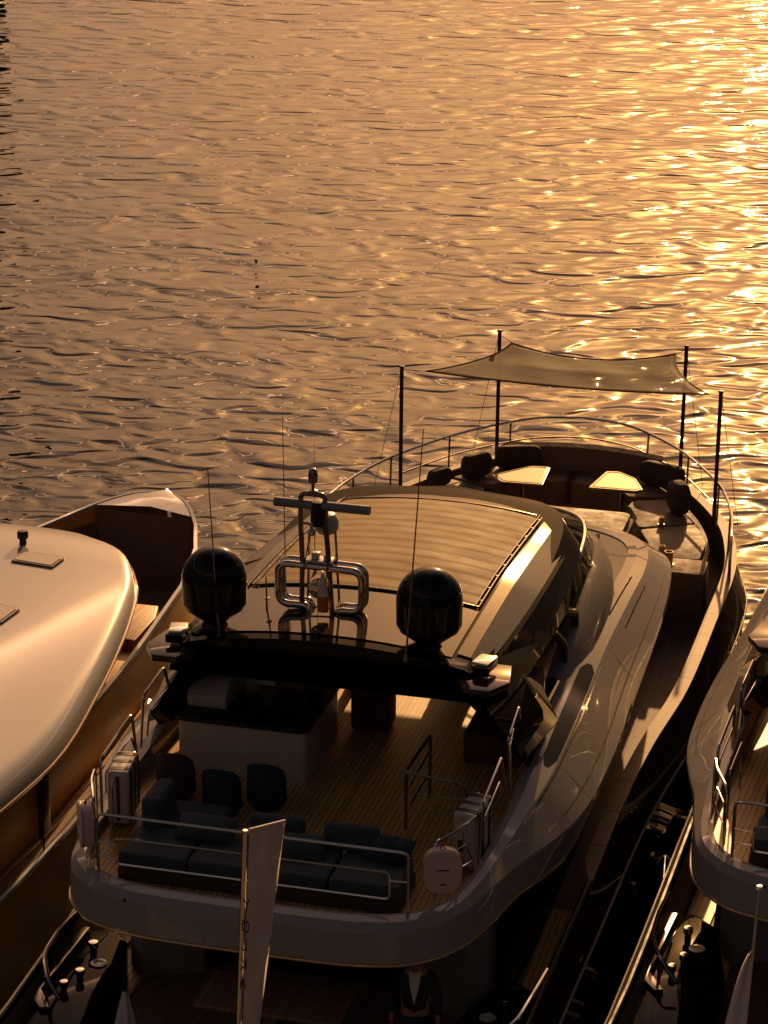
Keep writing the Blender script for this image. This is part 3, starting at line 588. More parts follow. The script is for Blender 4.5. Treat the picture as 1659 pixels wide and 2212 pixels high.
        # radome
        rd = MB().lathe([(0, .0), (.30, .0), (.32, .08), (.28, .17), (.17, .22), (.14, .27), (.17, .31), (.35, .45), (.385, .52), (.39, .82)] + [(.39 * math.cos(a * math.pi / 18), .82 + .39 * math.sin(a * math.pi / 18)) for a in range(1, 9)] + [(0.0, 1.21)], c=(s * 1.31 - .17, 3.42, 5.93), seg=40).build('radar_dome', M_['black'], Y, 25)
        MB().lathe([(0, 0), (.02, 0), (.02, .05), (0, .05)], c=(s * 1.31 + .05, 3.2, 6.12), seg=8).build('dome_bolt', M_['chrome'], rd)
    # whip antennas
    for name, a, b, r in (('whip_antenna', (-1.32, 3.08, 6.09), (-1.42, 3.05, 8.25), .012), ('whip_antenna', (.98, 2.95, 6.15), (1.16, 2.9, 8.98), .013), ('whip_antenna', (-.92, 4.5, 6.15), (-.955, 4.5, 8.48), .009), ('whip_antenna', (-.75, 5.2, 6.2), (-.76, 5.2, 7.95), .007)):
        MB().tube([a, tuple(p + (q_ - p) * .3 for p, q_ in zip(a, b)), b], [r, r * .8, r * .45], 6).lathe([(0, 0), (.03, 0), (.018, .1), (0, .1)], c=(a[0], a[1], a[2]), seg=10).build(name, M_['dsteel'], Y)
    MB().tube([(-.98, 3.9, 6.2), (-.99, 3.9, 6.65)], [.014, .008], 6).lathe([(0, 0), (.04, .0), (.04, .015), (0, .02)], c=(-.98, 3.9, 6.36), seg=10).build('stub_antenna', M_['dsteel'], Y)
    # ---- mast with radar bar
    mx, my = -.31, 3.9; zr = 6.26
    ms = MB()
    ms.tube([(mx - .22, my + .02, zr), (mx - .21, my + .02, 7.0), (mx - .24, my + .05, 7.45), (mx - .24, my + .06, 7.82), (mx + .06, my + .06, 7.82), (mx + .07, my + .05, 7.45), (mx + .13, my + .0, 6.9), (mx + .2, my - .1, zr)], .032, 10, fil=.07)
    ms.tube([(mx - .24, my + .05, 7.45), (mx + .07, my + .05, 7.45)], .018, 8); ms.tube([(mx - .22, my, 6.42), (mx + .18, my, 6.42)], .014, 8)
    ms.tube([(mx - .21, my + .25, 6.3), (mx - .18, my + .22, 7.3)], .016, 6); ms.tube([(mx + .19, my + .25, 6.3), (mx + .14, my + .22, 7.35)], .016, 6)
    mast = ms.build('mast', M_['dsteel'], Y, 40)
    lp = MB()
    for dy in (0, .17):
        lp.tube([(mx - .12, my + dy, zr + .02), (mx - .14, my + dy, zr + .17), (mx - .50, my + dy, zr + .16), (mx - .51, my + dy, zr + .68), (mx + .53, my + dy, zr + .66), (mx + .53, my + dy, zr + .14), (mx + .24, my + dy, zr + .14), (mx + .16, my + dy, zr + .02)], .046, 12, fil=.14)
    lp.build('loop_frame', M_['chrome'], mast, 40)
    MB().tube([(mx - .57, my + .08, 7.68), (mx + .62, my + .0, 7.70)], .058, 12).build('radar_bar', M_['grey'], mast)
    MB().lathe([(0, 0), (.09, 0), (.1, .08), (.09, .3), (0, .32)], c=(mx - .02, my + .06, 7.42 + .02), seg=16).build('radar_motor', M_['matt'], mast)
    MB().lathe([(0, 0), (.10, .0), (.15, .06), (.15, .16), (.10, .24), (0, .27)], c=(mx + .02, my + .26, 7.28), seg=20).build('satellite_dome', M_['white'], mast)
    MB().lathe([(0, 0), (.055, 0), (.055, .03), (.02, .04), (.02, .12), (.055, .13), (.06, .22), (.05, .27), (.03, .30), (0, .31)], c=(mx - .09, my + .06, 7.84), seg=14).build('anchor_light', M_['dsteel'], mast)
    MB().lathe([(0, 0), (.05, 0), (.05, .05), (.02, .07), (.03, .16), (.0, .16)], c=(mx - .09, my + .0, 7.33), seg=12).build('small_horn', M_['white'], mast)
    MB().lathe([(0, -.08), (.10, -.07), (.13, 0), (.10, .08), (0, .10)], c=(mx + .0, my + .0, 6.66), seg=16, M=Matrix.Rotation(R(90), 4, 'X')).build('searchlight', M_['chrome'], mast)
    MB().box((mx, my + .08, 7.0), (.34, .2, .02), .004).box((mx - .06, my + .08, 7.05), (.1, .1, .08), .02).box((mx + .08, my + .08, 7.04), (.08, .08, .06), .02).build('instrument_plate', M_['white'], mast)
    for s in (-1, 1): MB().lathe([(0, 0), (.1, 0), (.1, .015), (0, .02)], c=(mx + .2 * s - .02, my - .03, zr - .015), seg=16).build('mast_foot', M_['chrome'], mast)
    mast.location = (-.02, 0, -.10)
    for dx, z0, z1 in ((-.19, 6.5, 7.4), (.1, 6.7, 7.5)):
        MB().tube([(mx + dx, my - .05, z0), (mx + dx + .03, my - .09, (z0 + z1) / 2), (mx + dx * .5, my - .02, z1)], .008, 5).build('cable', M_['matt'], mast)
    # ---- foredeck
    MB().prism([(-1.2, 17.2), (1.5, 17.2), (1.5, 19.8), (-1.2, 19.8)], 2.47, 2.53).build('foredeck_sole', M_['teak'], Y)
    MB().prism([(p[0], p[1]) for p in rect(.45, 16.25, 2.3, 1.5, .15)], 2.3, 3.25, .0).build('sunpad_base', M_['gel'], Y)
    MB().prism([(p[0], p[1]) for p in rect(.45, 16.25, 2.2, 1.4, .18)], 3.25, 3.37, .04).build('sunpad', M_['cushl'], Y)
    sw = MB()
    for s in (-1, 1):
        o = [(2.95, 15.6), (2.95, 16.6), (2.62, 17.9), (2.0, 19.2), (1.2, 20.2), (0, 20.75)]; i_ = [(1.95, 15.6), (1.9, 16.6), (1.45, 17.4), (1.2, 18.6), (.75, 19.35), (0, 19.55)]
        oo = catmull(o, 4); ii = catmull(i_, 4)
        sw.loft([[(s * a[0], a[1], 2.25), (s * a[0], a[1], 2.96), (s * b[0], b[1], 2.96), (s * b[0], b[1], 2.25)] for a, b in zip(oo, ii)], cap=True)
    lo = sw.build('foredeck_lounge', M_['cush'], Y, 40)
    for s in (-1, 1):
        for k, (P) in enumerate(([(2.88, 15.7), (2.9, 16.55), (2.62, 17.5), (1.7, 16.95), (1.95, 16.3), (2.05, 15.7)], [(2.6, 17.56), (2.1, 18.8), (1.35, 18.45), (1.3, 18.0), (1.68, 17.05)], [(2.05, 18.88), (1.2, 20.0), (.75, 19.5), (1.25, 18.65)])):
            P = [(s * a, b) for a, b in P]; P = [(p[0], p[1]) for p in fillet([(a, b, 0) for a, b in P], .1, 3, True)]
            MB().prism(P, 2.962, 3.08, .03).build('lounge_cushion', M_['cushl'], lo)
    bk = MB(); rg = []
    for s_ in range(-12, 13):
        a = s_ / 12; x = .15 + a * 1.5; y = 20.25 - .35 * a * a; rg.append([(x, y, 2.9), (x, y + .02, 3.4), (x, y + .16, 3.44), (x, y + .24, 2.9)])
    bk.loft(rg, wrap=True, cap=True).build('lounge_backrest', M_['cush'], lo, 50)
    # locker with steps on the starboard side of the lounge
    for s in (-1, 1):
        MB().prism([(s * 2.0, 15.0), (s * 3.05, 15.0), (s * 3.05, 15.7), (s * 2.0, 15.7)], 2.2, 3.08, .03).build('side_locker', M_['cush'], Y)
    # ---- bow rail
    zr2 = 3.72
    TR = catmull([(0, 21.15), (.75, 20.95), (1.35, 20.45), (2.15, 19.4), (2.93, 17.8), (3.30, 16.4), (3.44, 15.2)], 5)
    tr = [(-x, y, zr2 if y > 15.6 else zr2) for x, y in TR][::-1] + [(x, y, zr2) for x, y in TR][1:]
    br = MB().tube([(-3.46, 15.05, 3.0)] + [(-3.45, 15.1, 3.4)] + tr + [(3.45, 15.1, 3.4), (3.46, 15.05, 3.0)], .026, 8)
    rl = br.build('bow_rail', M_['chrome'], Y, 40)
    mr = MB(); mid = catmull([(-2.8, 17.9), (-2.1, 19.3), (-1.33, 20.3), (-.72, 20.8), (0, 20.98), (.72, 20.8), (1.33, 20.3), (2.1, 19.3), (2.8, 17.9)], 4)
    mr.tube([(x, y, 3.38) for x, y in mid], .015, 6); mr.build('mid_rail', M_['chrome'], rl)
    for x, y in ((-3.28, 16.5), (-2.93, 17.8), (-2.2, 19.3), (-1.3, 20.5), (1.3, 20.5), (2.2, 19.3), (2.93, 17.8), (3.28, 16.5), (3.4, 15.7)):
        xx_ = min(abs(x), sheer(y)[0] - .02) * (1 if x > 0 else -1)
        MB().tube([(xx_, y - .12, 3.0), (xx_, y - .06, 3.1), (x, y, zr2)], .018, 6).build('stanchion', M_['dsteel'], rl)
    # ---- quarter mooring stations
    for s in (-1, 1):
        st = MB().prism([(s * a, b) for a, b in [(2.78, .0), (2.86, 2.1), (2.55, 2.4), (2.2, 2.1), (1.9, 1.0), (1.85, -.6), (2.7, -.6)]], 2.09, 2.5, .06).build('mooring_station', M_['edge'], Y)
        for (x, y, r) in ((2.5, 1.75, .06), (2.42, 1.1, .055), (2.5, .8, .05)):
            MB().lathe([(0, 0), (r * .7, 0), (r * .7, .06), (r, .07), (r, .12), (r * .9, .135), (0, .14)], c=(s * x, y, 2.5), seg=18).build('mooring_bollard', M_['chrome'], st)
        MB().lathe([(.05, 0), (.09, 0), (.1, .012), (.06, .016), (.05, 0)], c=(s * 2.34, 1.5, 2.502), seg=24).build('capstan_ring', M_['white'], st)
        hr = MB().tube([(s * 2.86, 2.3, 2.76), (s * 2.84, 1.6, 2.86), (s * 2.78, .9, 2.88), (s * 2.55, .45, 2.84), (s * 2.35, .3, 2.7)], .03, 8, fil=.2)
        hr.tube([(s * 2.84, 1.6, 2.84), (s * 2.84, 1.6, 2.5)], .02, 6); hr.tube([(s * 2.6, .52, 2.84), (s * 2.6, .52, 2.5)], .02, 6); hr.build('fairlead_rail', M_['chrome'], st)
        MB().prism([(s * 2.80, 2.2), (s * 2.86, .6), (s * 2.6, .3), (s * 2.5, .34), (s * 2.74, .7), (s * 2.72, 2.2)], 2.5, 2.56, .01).build('fairlead_plate', M_['dsteel'], st)
    MB().prism([(-1.1, -.6), (1.3, -.6), (1.3, -1.5), (-1.1, -1.5)], 2.09, 2.55, .08).build('cockpit_sofa', M_['cushd'], Y)
    MB().prism([(-.8, .4), (.9, .4), (.9, 1.2), (-.8, 1.2)], 2.78, 2.83, .02).box((0, .8, 2.43), (.16, .16, .68), .02).build('cockpit_table', M_['teakd'], Y)
    return Y
Y1 = make_yacht()

def YP(x, y, z): return frame_pt(A0, PHI, x, y, z)
# ---------------------------------------------------------------- shade sail
aw = empty('shade_sail', YP(0, 19, 3.0), PHI, 'brown mesh shade sail stretched between four dark poles over the bow lounge', 'sunshade')
def poles():
    for (x, y, zb, zt) in ((-2.78, 17.9, 2.9, 5.36), (2.86, 17.9, 2.9, 5.36), (-1.46, 20.02, 3.0, 5.58), (1.98, 19.98, 3.0, 5.56)):
        MB().tube([(x, y - 19, zb - 3), (x, y - 19, zt - 3)], .036, 8).box((x, y - 19, zt - 3 + .01), (.09, .05, .04), .008).box((x, y - 19.03, zt - 3 - .5), (.06, .06, .10), .01).build('pole', MT['matt'], aw)
        ex = 1 if x > 0 else -1
        MB().tube([(x, y - 19, zt - 3), (x + ex * .45, y - 19.25, .05)], .005, 4).build('guy_line', MT['matt'], aw)
poles()
A = Vector((-2.36, -1.08, 2.32)); B = Vector((-1.22, .98, 2.40)); C = Vector((1.80, .98, 2.42)); D = Vector((2.66, -1.08, 2.30))
sb = MB(); rg = []; N = 26
for i in range(N + 1):
    u = i / N; row = []
    for j in range(17):
        v = j / 16
        p = (A * (1 - u) + D * u) * (1 - v) + (B * (1 - u) + C * u) * v
        sag = -.15 * 4 * u * (1 - u) * (.4 + .6 * abs(2 * v - 1)) - .05 * 4 * v * (1 - v)
        e = 4 * u * (1 - u); ev = 4 * v * (1 - v)
        p = p + Vector((0, (.22 * e) * (1 - 2 * v), sag))           # concave hems
        p = p + Vector((.18 * ev * (1 - 2 * u), 0, 0)); p.z += .012 * math.sin(u * 19 + v * 5) * ev
        row.append(tuple(p))
    rg.append(row)
sail = sb.loft(rg).build('canopy', cloth_see_through(), aw, 180)
md = sail.modifiers.new('thickness', 'SOLIDIFY'); md.thickness = .004
hem = MB()
hem.tube([r[0] for r in rg], .011, 5); hem.tube([r[-1] for r in rg], .011, 5); hem.tube(rg[0], .011, 5); hem.tube(rg[-1], .011, 5); hem.build('hem', MT['matt'], sail)
for a, b in ((A, (-2.78, -1.1, 2.32)), (B, (-1.46, 1.02, 2.52)), (C, (1.98, .98, 2.5)), (D, (2.86, -1.1, 2.3))): MB().tube([tuple(a), b], .006, 4).build('corner_rope', MT['matt'], aw)

# ---------------------------------------------------------------- bow tables
def bow_table(pts, label):
    cx = sum(p[0] for p in pts) / len(pts); cy = sum(p[1] for p in pts) / len(pts)
    t = empty('pedestal_table', YP(cx, cy, 2.535), PHI, label, 'table', 'pedestal tables in the bow lounge')
    P = [(p[0] - cx, p[1] - cy) for p in pts]; F = [(p[0], p[1]) for p in fillet([(a, b, 0) for a, b in P], .06, 3, True)]
    MB().prism([(a * 1.03, b * 1.03) for a, b in F], .78, .82, .01).build('table_edge', MT['mahog'], t)
    MB().prism([(a, b) for a, b in F], .822, .834).build('tabletop', MT['tablet'], t)
    rim = MB().tube([(a * .9, b * .9, .836) for a, b in F], .006, 5, closed=True).build('inlay_line', MT['mahog'], t)
    MB().lathe([(0, 0), (.16, 0), (.16, .02), (.05, .04), (.05, .74), (.12, .78), (0, .78)], seg=16).build('pedestal', MT['dsteel'], t)
    return t
bow_table([(-1.19, 18.34), (-.62, 19.04), (-.28, 19.08), (-.23, 18.04), (-.94, 18.0)], 'five-sided gold topped table nearer the left pole in the bow lounge')
bow_table([(.60, 18.12), (.76, 19.12), (.98, 19.15), (1.32, 18.85), (1.53, 18.3), (1.45, 18.14)], 'pointed gold topped table on the right of the bow lounge beside the big cushion')
# ---------------------------------------------------------------- loose back cushions
def bolster(x, y, z, w, h, d, rz, label):
    b = MB(); rg = []
    prof = [(math.copysign(abs(math.cos(a)) ** .38, math.cos(a)), math.copysign(abs(math.sin(a)) ** .38, math.sin(a))) for a in [2 * math.pi * k / 20 for k in range(20)]]
    for k in range(9):
        t = -1 + k / 4; s = (1 - abs(t) ** 6 * .45); rg.append([(px * w / 2 * (1 - .10 * t * t * (k > 4)), t * d / 2, h / 2 + pz * h / 2 * s) for px, pz in prof])
    o = b.loft(rg, wrap=True, cap=True).build('back_cushion', MT['cushd'], None, 60)
    o.location = YP(x, y, z); o.rotation_euler = (0, 0, -PHI + rz); return tag(o, label, 'cushion', 'loose back cushions on the bow lounge')
bolster(-1.0, 19.75, 3.09, .85, .42, .22, R(20), 'wide dark backrest cushion by the far left pole of the shade sail')
bolster(-1.62, 18.95, 3.09, .62, .46, .24, R(58), 'dark upright cushion behind the left gold table')
bolster(-2.15, 18.25, 3.09, .5, .34, .22, R(66), 'small dark cushion at the left rail, half hidden by the hardtop')
bolster(1.75, 19.35, 3.09, .88, .44, .24, R(-24), 'wide dark backrest cushion behind the right gold table')
bolster(2.22, 18.0, 3.09, .44, .56, .30, R(-62), 'dark diamond shaped cushion standing on the right chaise')
# ---------------------------------------------------------------- candle lanterns
def lantern(x, y, z, s, label):
    t = empty('candle_lantern', YP(x, y, z), PHI, label, 'lantern', 'glass candle lanterns on the bow lounge')
    MB().lathe([(0, 0), (.055 * s, 0), (.055 * s, .17 * s), (.05 * s, .17 * s), (.05 * s, .02), (0, .02)], seg=16).build('glass_cup', MT['brass'], t)
    MB().lathe([(0, .02), (.035 * s, .02), (.035 * s, .11 * s), (0, .115 * s)], seg=12).build('candle', MT['wax'], t)
    MB().lathe([(0, -.004), (.08 * s, -.004), (.08 * s, .008), (0, .008)], seg=16).build('saucer', MT['chrome'], t)
lantern(2.42, 15.35, 3.085, 1.3, 'tall amber candle lantern on the side locker of the bow lounge')
lantern(2.25, 15.85, 3.085, .8, 'low candle dish on the lounge cushion behind the tall lantern')
lantern(2.02, 17.3, 3.085, .8, 'small candle lantern at the foot of the diamond cushion')
lantern(-1.85, 19.35, 3.085, .9, 'small candle lantern by the far left pole')
def ribbed(x, y, z, label):
    t = empty('ribbed_lamp', YP(x, y, z), PHI, label, 'lamp', 'ribbed amber glass lamps on the flybridge')
    MB().lathe([(0, 0)] + [(.045 + .008 * (k % 2), .02 + k * .02) for k in range(11)] + [(0, .24)], seg=14).build('ribbed_glass', MT['brass'], t)
    MB().lathe([(0, -.004), (.06, -.004), (.06, .02), (0, .02)], seg=14).build('lamp_base', MT['chrome'], t)
ribbed(2.12, 7.6, 4.74, 'ribbed amber glass lamp on the starboard coaming beside the roof struts')
ribbed(-.45, 4.5, 5.02, 'ribbed amber glass lamp on the far edge of the bar console')
# ---------------------------------------------------------------- tub stools at the bar
def stool(x, y, m, label):
    t = empty('tub_stool', YP(x, y, 4.305), PHI, label, 'stool', 'tub stools behind the bar console')
    MB().lathe([(0, .02), (.17, .02), (.2, .1), (.21, .36), (.19, .42), (0, .44)], seg=24).build('seat', MT[m], t)
    b = MB(); rg = []
    for k in range(13):
        a = math.pi * (1 + k / 12); h = .40 + .24 * math.sin(math.pi * k / 12) ** .45; c, s_ = math.cos(a), math.sin(a)
        rg.append([(.19 * c, .19 * s_, .3), (.18 * c, .18 * s_, h - .02), (.20 * c, .20 * s_, h), (.235 * c, .235 * s_, h - .02), (.24 * c, .24 * s_, .1)])
    b.loft(rg, wrap=True, cap=True).build('backrest', MT[m], t, 60)
    MB().lathe([(0, 0), (.15, 0), (.15, .02), (0, .02)], seg=20).build('base_ring', MT['matt'], t)
stool(-1.02, 2.22, 'navy', 'navy blue tub stool, the middle one of the three behind the bar')
stool(-.56, 2.5, 'navy', 'dark tub stool at the right end of the bar console')
stool(-1.68, 2.5, 'cushd', 'near black tub stool in the left corner by the bar console')
# ---------------------------------------------------------------- sofa pillows
def pillow(x, y, z, w, rz, m, label):
    b = MB(); rg = []
    for k in range(9):
        t = -1 + k / 4; s = (1 - t ** 4) ** .5 if abs(t) < 1 else .12; rg.append([(t * w / 2, .17 * math.cos(a), .10 * s * math.sin(a)) for a in [2 * math.pi * q_ / 14 for q_ in range(14)]])
    o = b.loft(rg, wrap=True, cap=True).build('pillow', MT[m], None, 60); o.location = YP(x, y, z); o.rotation_euler = (R(28), 0, -PHI + rz)
    return tag(o, label, 'pillow', 'pillows on the aft sofa')
pillow(-.78, .92, 4.76, .66, 0, 'blue', 'slate blue pillow lying left of the tall white flag on the aft sofa')
pillow(.32, .78, 4.74, .58, R(4), 'blue', 'slate blue pillow just right of the tall white flag')
pillow(1.32, .95, 4.76, .5, R(-6), 'navy', 'darker blue pillow at the right end of the aft sofa by the lifebuoy')
# ---------------------------------------------------------------- covered lifebuoys
def buoy(x, y, z, rz, label):
    t = empty('lifebuoy', YP(x, y, z), PHI - rz, label, 'lifebuoy', 'lifebuoys in pale covers on the stern rail')
    o = [(p[0], p[1]) for p in rect(0, 0, .41, .50, .204, 8)]
    MB().prism(o, -.07, .07, .045, 3, 'xz').build('cover', MT['pink'], t, 50)
    MB().tube([(a * 1.005, -.045, b * 1.005) for a, b in o], .006, 5, closed=True).build('piping', MT['grey'], t)
    MB().box((0, -.074, .03), (.14, .004, .012)).box((0, -.074, -.14), (.06, .004, .012)).build('printed_lettering', MT['ink'], t)
    MB().tube([(-.03, 0, .24), (0, .02, .29), (.03, 0, .24)], .008, 5).build('hanging_strap', MT['matt'], t)
buoy(2.02, .43, 4.87, R(20), 'rounded pale pink lifebuoy cover hanging right of the stern rail gate')
buoy(-2.02, .43, 4.88, R(-62), 'pale lifebuoy cover seen nearly edge on at the left end of the stern rail')
# ---------------------------------------------------------------- life raft canisters
def raft(x, y, z, rz, label, stripe):
    t = empty('life_raft', YP(x, y, z), PHI - rz, label, 'life raft', 'strapped life raft canisters on the aft rails')
    MB().box((0, 0, .36), (.26, .60, .66), .05, seg=3).build('canister', MT['case'], t)
    MB().box((0, 0, .36), (.268, .03, .668), .05).box((0, -.2, .36), (.268, .02, .668), .05).box((0, .2, .36), (.268, .02, .668), .05).build('strap', MT['matt'], t)
    if stripe: MB().box((-.0, -.302, .36), (.04, .006, .55), .002).build('stripe', MT['red'], t)
    else: MB().box((-.03, -.303, .3), (.05, .004, .14)).build('printed_lettering', MT['ink'], t)
raft(2.06, 1.75, 4.35, R(-8), 'white strapped life raft canister on the right rail beside the lifebuoy', 0)
raft(-2.06, 1.75, 4.35, R(8), 'white life raft canister with a red stripe on the left rail', 1)
# ---------------------------------------------------------------- furled ensign on the mast
o = MB(); rg = []
for k in range(13):
    z = .5 - k * .04; w = .02 + .05 * math.sin(min(1, k / 9) * 1.6)
    rg.append([(w * math.cos(a), .6 * w * math.sin(a), z) for a in [2 * math.pi * q_ / 10 for q_ in range(10)]])
fl = empty('small_flag', YP(-.23, 3.72, 6.32), PHI, 'small furled white and orange flag hanging from the mast', 'flag')
MB().loft(rg[:8], wrap=True, cap=True).build('white_half', MT['flag'], fl, 60); MB().loft(rg[7:], wrap=True, cap=True).build('orange_half', MT['orange'], fl, 60)

# ---------------------------------------------------------------- person in the cockpit
def person(x, y, z, rz):
    P = empty('person', YP(x, y, z), PHI - rz, 'person in a dark jacket and open white shirt standing under the flybridge overhang', 'person')
    def skin(name, verts, edges, rad, mt, root=0, sub=1, parent=P):
        me = bpy.data.meshes.new(name); me.from_pydata(verts, edges, []); o = bpy.data.objects.new(name, me); COL.objects.link(o); o.parent = parent; me.materials.append(mt)
        md = o.modifiers.new('skin', 'SKIN'); sv = me.skin_vertices[0].data if me.skin_vertices else None
        if sv is None:
            bm = bmesh.new(); bm.from_mesh(me); bm.verts.layers.skin.verify(); bm.to_mesh(me); bm.free(); sv = me.skin_vertices[0].data
        for i, r in enumerate(rad): sv[i].radius = (r, r) if isinstance(r, float) else r
        for i in range(len(verts)): sv[i].use_root = (i == root)
        md.use_smooth_shade = True; s2 = o.modifiers.new('sub', 'SUBSURF'); s2.levels = sub; s2.render_levels = sub
        return o
    V = [(0, 0, .95), (0, 0, 1.15), (0, -.01, 1.38), (0, 0, 1.50), (0, -.01, 1.60), (0, -.015, 1.72),
         (-.17, 0, 1.40), (-.24, .02, 1.14), (-.25, -.04, .92), (-.25, -.06, .84), (.17, 0, 1.40), (.24, .02, 1.14), (.25, -.04, .92), (.25, -.06, .84),
         (-.10, 0, .88), (-.11, 0, .50), (-.11, .02, .09), (-.12, -.12, .04), (.10, 0, .88), (.11, 0, .50), (.11, .02, .09), (.12, -.12, .04)]
    E_ = [(0, 1), (1, 2), (2, 3), (3, 4), (4, 5), (2, 6), (6, 7), (7, 8), (8, 9), (2, 10), (10, 11), (11, 12), (12, 13), (0, 14), (14, 15), (15, 16), (16, 17), (0, 18), (18, 19), (19, 20), (20, 21)]
    Rr = [(.15, .11), (.14, .10), (.16, .11), .055, (.075, .09), (.072, .09), .06, .045, .032, .04, .06, .045, .032, .04, .085, .062, .042, .035, .085, .062, .042, .035]
    body = skin('body', V, E_, Rr, MT['skin'])
    jk = skin('jacket', [(0, 0, .93), (0, 0, 1.15), (0, .0, 1.36), (-.17, 0, 1.41), (-.245, .02, 1.14), (-.255, -.04, .93), (.17, 0, 1.41), (.245, .02, 1.14), (.255, -.04, .93)], [(0, 1), (1, 2), (2, 3), (3, 4), (4, 5), (2, 6), (6, 7), (7, 8)], [(.19, .14), (.175, .13), (.185, .13), .082, .062, .05, .082, .062, .05], MT['suit'])
    skin('trousers', [(0, 0, .95), (-.10, 0, .86), (-.11, 0, .5), (-.11, .02, .08), (.10, 0, .86), (.11, 0, .5), (.11, .02, .08)], [(0, 1), (1, 2), (2, 3), (0, 4), (4, 5), (5, 6)], [(.17, .13), .10, .078, .06, .10, .078, .06], MT['suit'])
    MB().add([(-.07, -.10, 1.50), (.07, -.10, 1.50), (.0, -.155, 1.12), (-.03, -.12, 1.50), (.03, -.12, 1.50), (-.05, -.15, 1.34), (.05, -.15, 1.34)], [(0, 5, 3), (1, 4, 6), (5, 2, 6), (3, 5, 6, 4)]).build('shirt', MT['shirt'], P)
    MB().lathe([(0, .1), (.06, .085), (.088, .04), (.092, -.02), (.085, -.05), (0, -.05)], c=(0, .02, 1.735), seg=16).build('hair', MT['hair'], P)
    for s in (-1, 1):
        for k, (dx, l) in enumerate(((-.025, .06), (-.008, .07), (.009, .066), (.025, .052))):
            MB().tube([(s * .25 + dx * .6, -.06 + dx, .82), (s * .25 + dx * .6, -.075 + dx, .82 - l * .5), (s * .25 + dx * .5, -.07 + dx, .82 - l)], [.010, .009, .007], 6).build('finger', MT['skin'], body)
        MB().tube([(s * .25, -.095, .85), (s * .245, -.12, .81)], [.012, .008], 6).build('thumb', MT['skin'], body)
    MB().lathe([(0, 0), (.012, 0), (.016, .03), (0, .045)], c=(0, -.105, 1.645), seg=8).build('nose', MT['skin'], body)
    for s in (-1, 1): MB().lathe([(0, -.012), (.012, 0), (0, .012)], c=(s * .03, -.085, 1.68), seg=8).build('eye', MT['ink'], body)
    return P
person(1.72, .55, 2.09, R(8))

# ---------------------------------------------------------------- folded parasol beside the cockpit
pz = empty('parasol', YP(-1.58, .35, 2.09), PHI, 'folded white parasol whose pointed tip shows below the stern overhang', 'parasol')
MB().lathe([(0, 0), (.2, 0), (.2, .05), (.02, .06), (.02, 1.2), (0, 1.2)], seg=16).build('stand', MT['matt'], pz)
cn_ = MB(); rg = []
for k in range(9):
    t = k / 8; r = .14 * (1 - t) ** .8 + .008; rg.append([(r * (1 + .13 * math.cos(6 * a)) * math.cos(a), r * (1 + .13 * math.cos(6 * a)) * math.sin(a), .22 + .62 * t) for a in [2 * math.pi * q_ / 36 for q_ in range(36)]])
cn_.loft(rg, wrap=True, cap=True).build('folded_canopy', MT['flag'], pz, 60)

# ---------------------------------------------------------------- feather flag on the quay
def ray(px, py):
    d_ = f_ * 5200 + rr * (px - 829.5) - uu * (py - 1106); return d_.normalized()
def on_y(px, py, y):
    d_ = ray(px, py); t = y / d_.y; return Vector((0, 0, CAM_H)) + d_ * t
YF = 16.9
p_top = on_y(530, 1793, YF); p_bot = on_y(516, 2212, YF); ftr = on_y(608, 1768, YF + .35); fbr = on_y(553, 2212, YF + .2)
ff = bpy.data.objects.new('feather_flag', None); COL.objects.link(ff); base = Vector((p_bot.x, YF, 1.3)); ff.location = base
tag(ff, 'tall narrow white banner flag on a slim pole standing in front of the stern', 'banner flag', 'tall white banner flags along the quay')
MB().tube([(0, 0, 0), tuple(Vector((p_bot.x, YF, p_bot.z)) - base), tuple(p_top - base)], .022, 8).build('pole', MT['chrome'], ff)
cl = MB(); rg = []
for i in range(31):
    t = i / 30; a = p_top.lerp(Vector((p_bot.x, YF, p_bot.z)), t * 1.0); bb = ftr.lerp(fbr, t)
    row = []
    for j in range(9):
        s = j / 8; p = a.lerp(bb, s) - base; p.y += (.05 * math.sin(s * 6 + t * 9) + .03 * math.sin(s * 11 - t * 14)) * s ** .7; p.y += .02 * math.sin(t * 16); p.x += .03
        row.append(tuple(p - Vector((.0, 0, 0))))
    rg.append(row)
ext = [(x, y, z - (p_top.z - p_bot.z) * .25) for x, y, z in rg[-1]]
rg.append(ext)
fc = cl.loft(rg).build('flag_cloth', MT['flag'], ff, 180); fc.modifiers.new('thickness', 'SOLIDIFY').thickness = .003
MB().tube([rg[0][0], rg[0][-1]], .014, 6).build('top_hem', MT['flag'], ff)
def letter(ch, px, py, size, rot, parent, y0, mirror=True):
    cu = bpy.data.curves.new('letter', 'FONT'); cu.body = ch; cu.size = size; cu.align_x = 'CENTER'; cu.align_y = 'CENTER'; cu.extrude = .002
    o = bpy.data.objects.new('printed_letter', cu); COL.objects.link(o); dg = bpy.context.evaluated_depsgraph_get(); me = bpy.data.meshes.new_from_object(o.evaluated_get(dg)); bpy.data.objects.remove(o)
    me.materials.clear(); me.materials.append(MT['ink']); q_ = bpy.data.objects.new('printed_letter', me); COL.objects.link(q_); q_.parent = parent
    p = on_y(px, py, y0) - base; q_.location = p; q_.scale = (-.55 if mirror else .55, 1, 1); q_.rotation_euler = (R(90), 0, rot)
for ch, px, py in (('Y', 533, 1957), ('O', 531, 2004), ('L', 529, 2043), ('K', 527, 2085), ('A', 525, 2127)): letter(ch, px, py, .15, 0, ff, YF - .03)
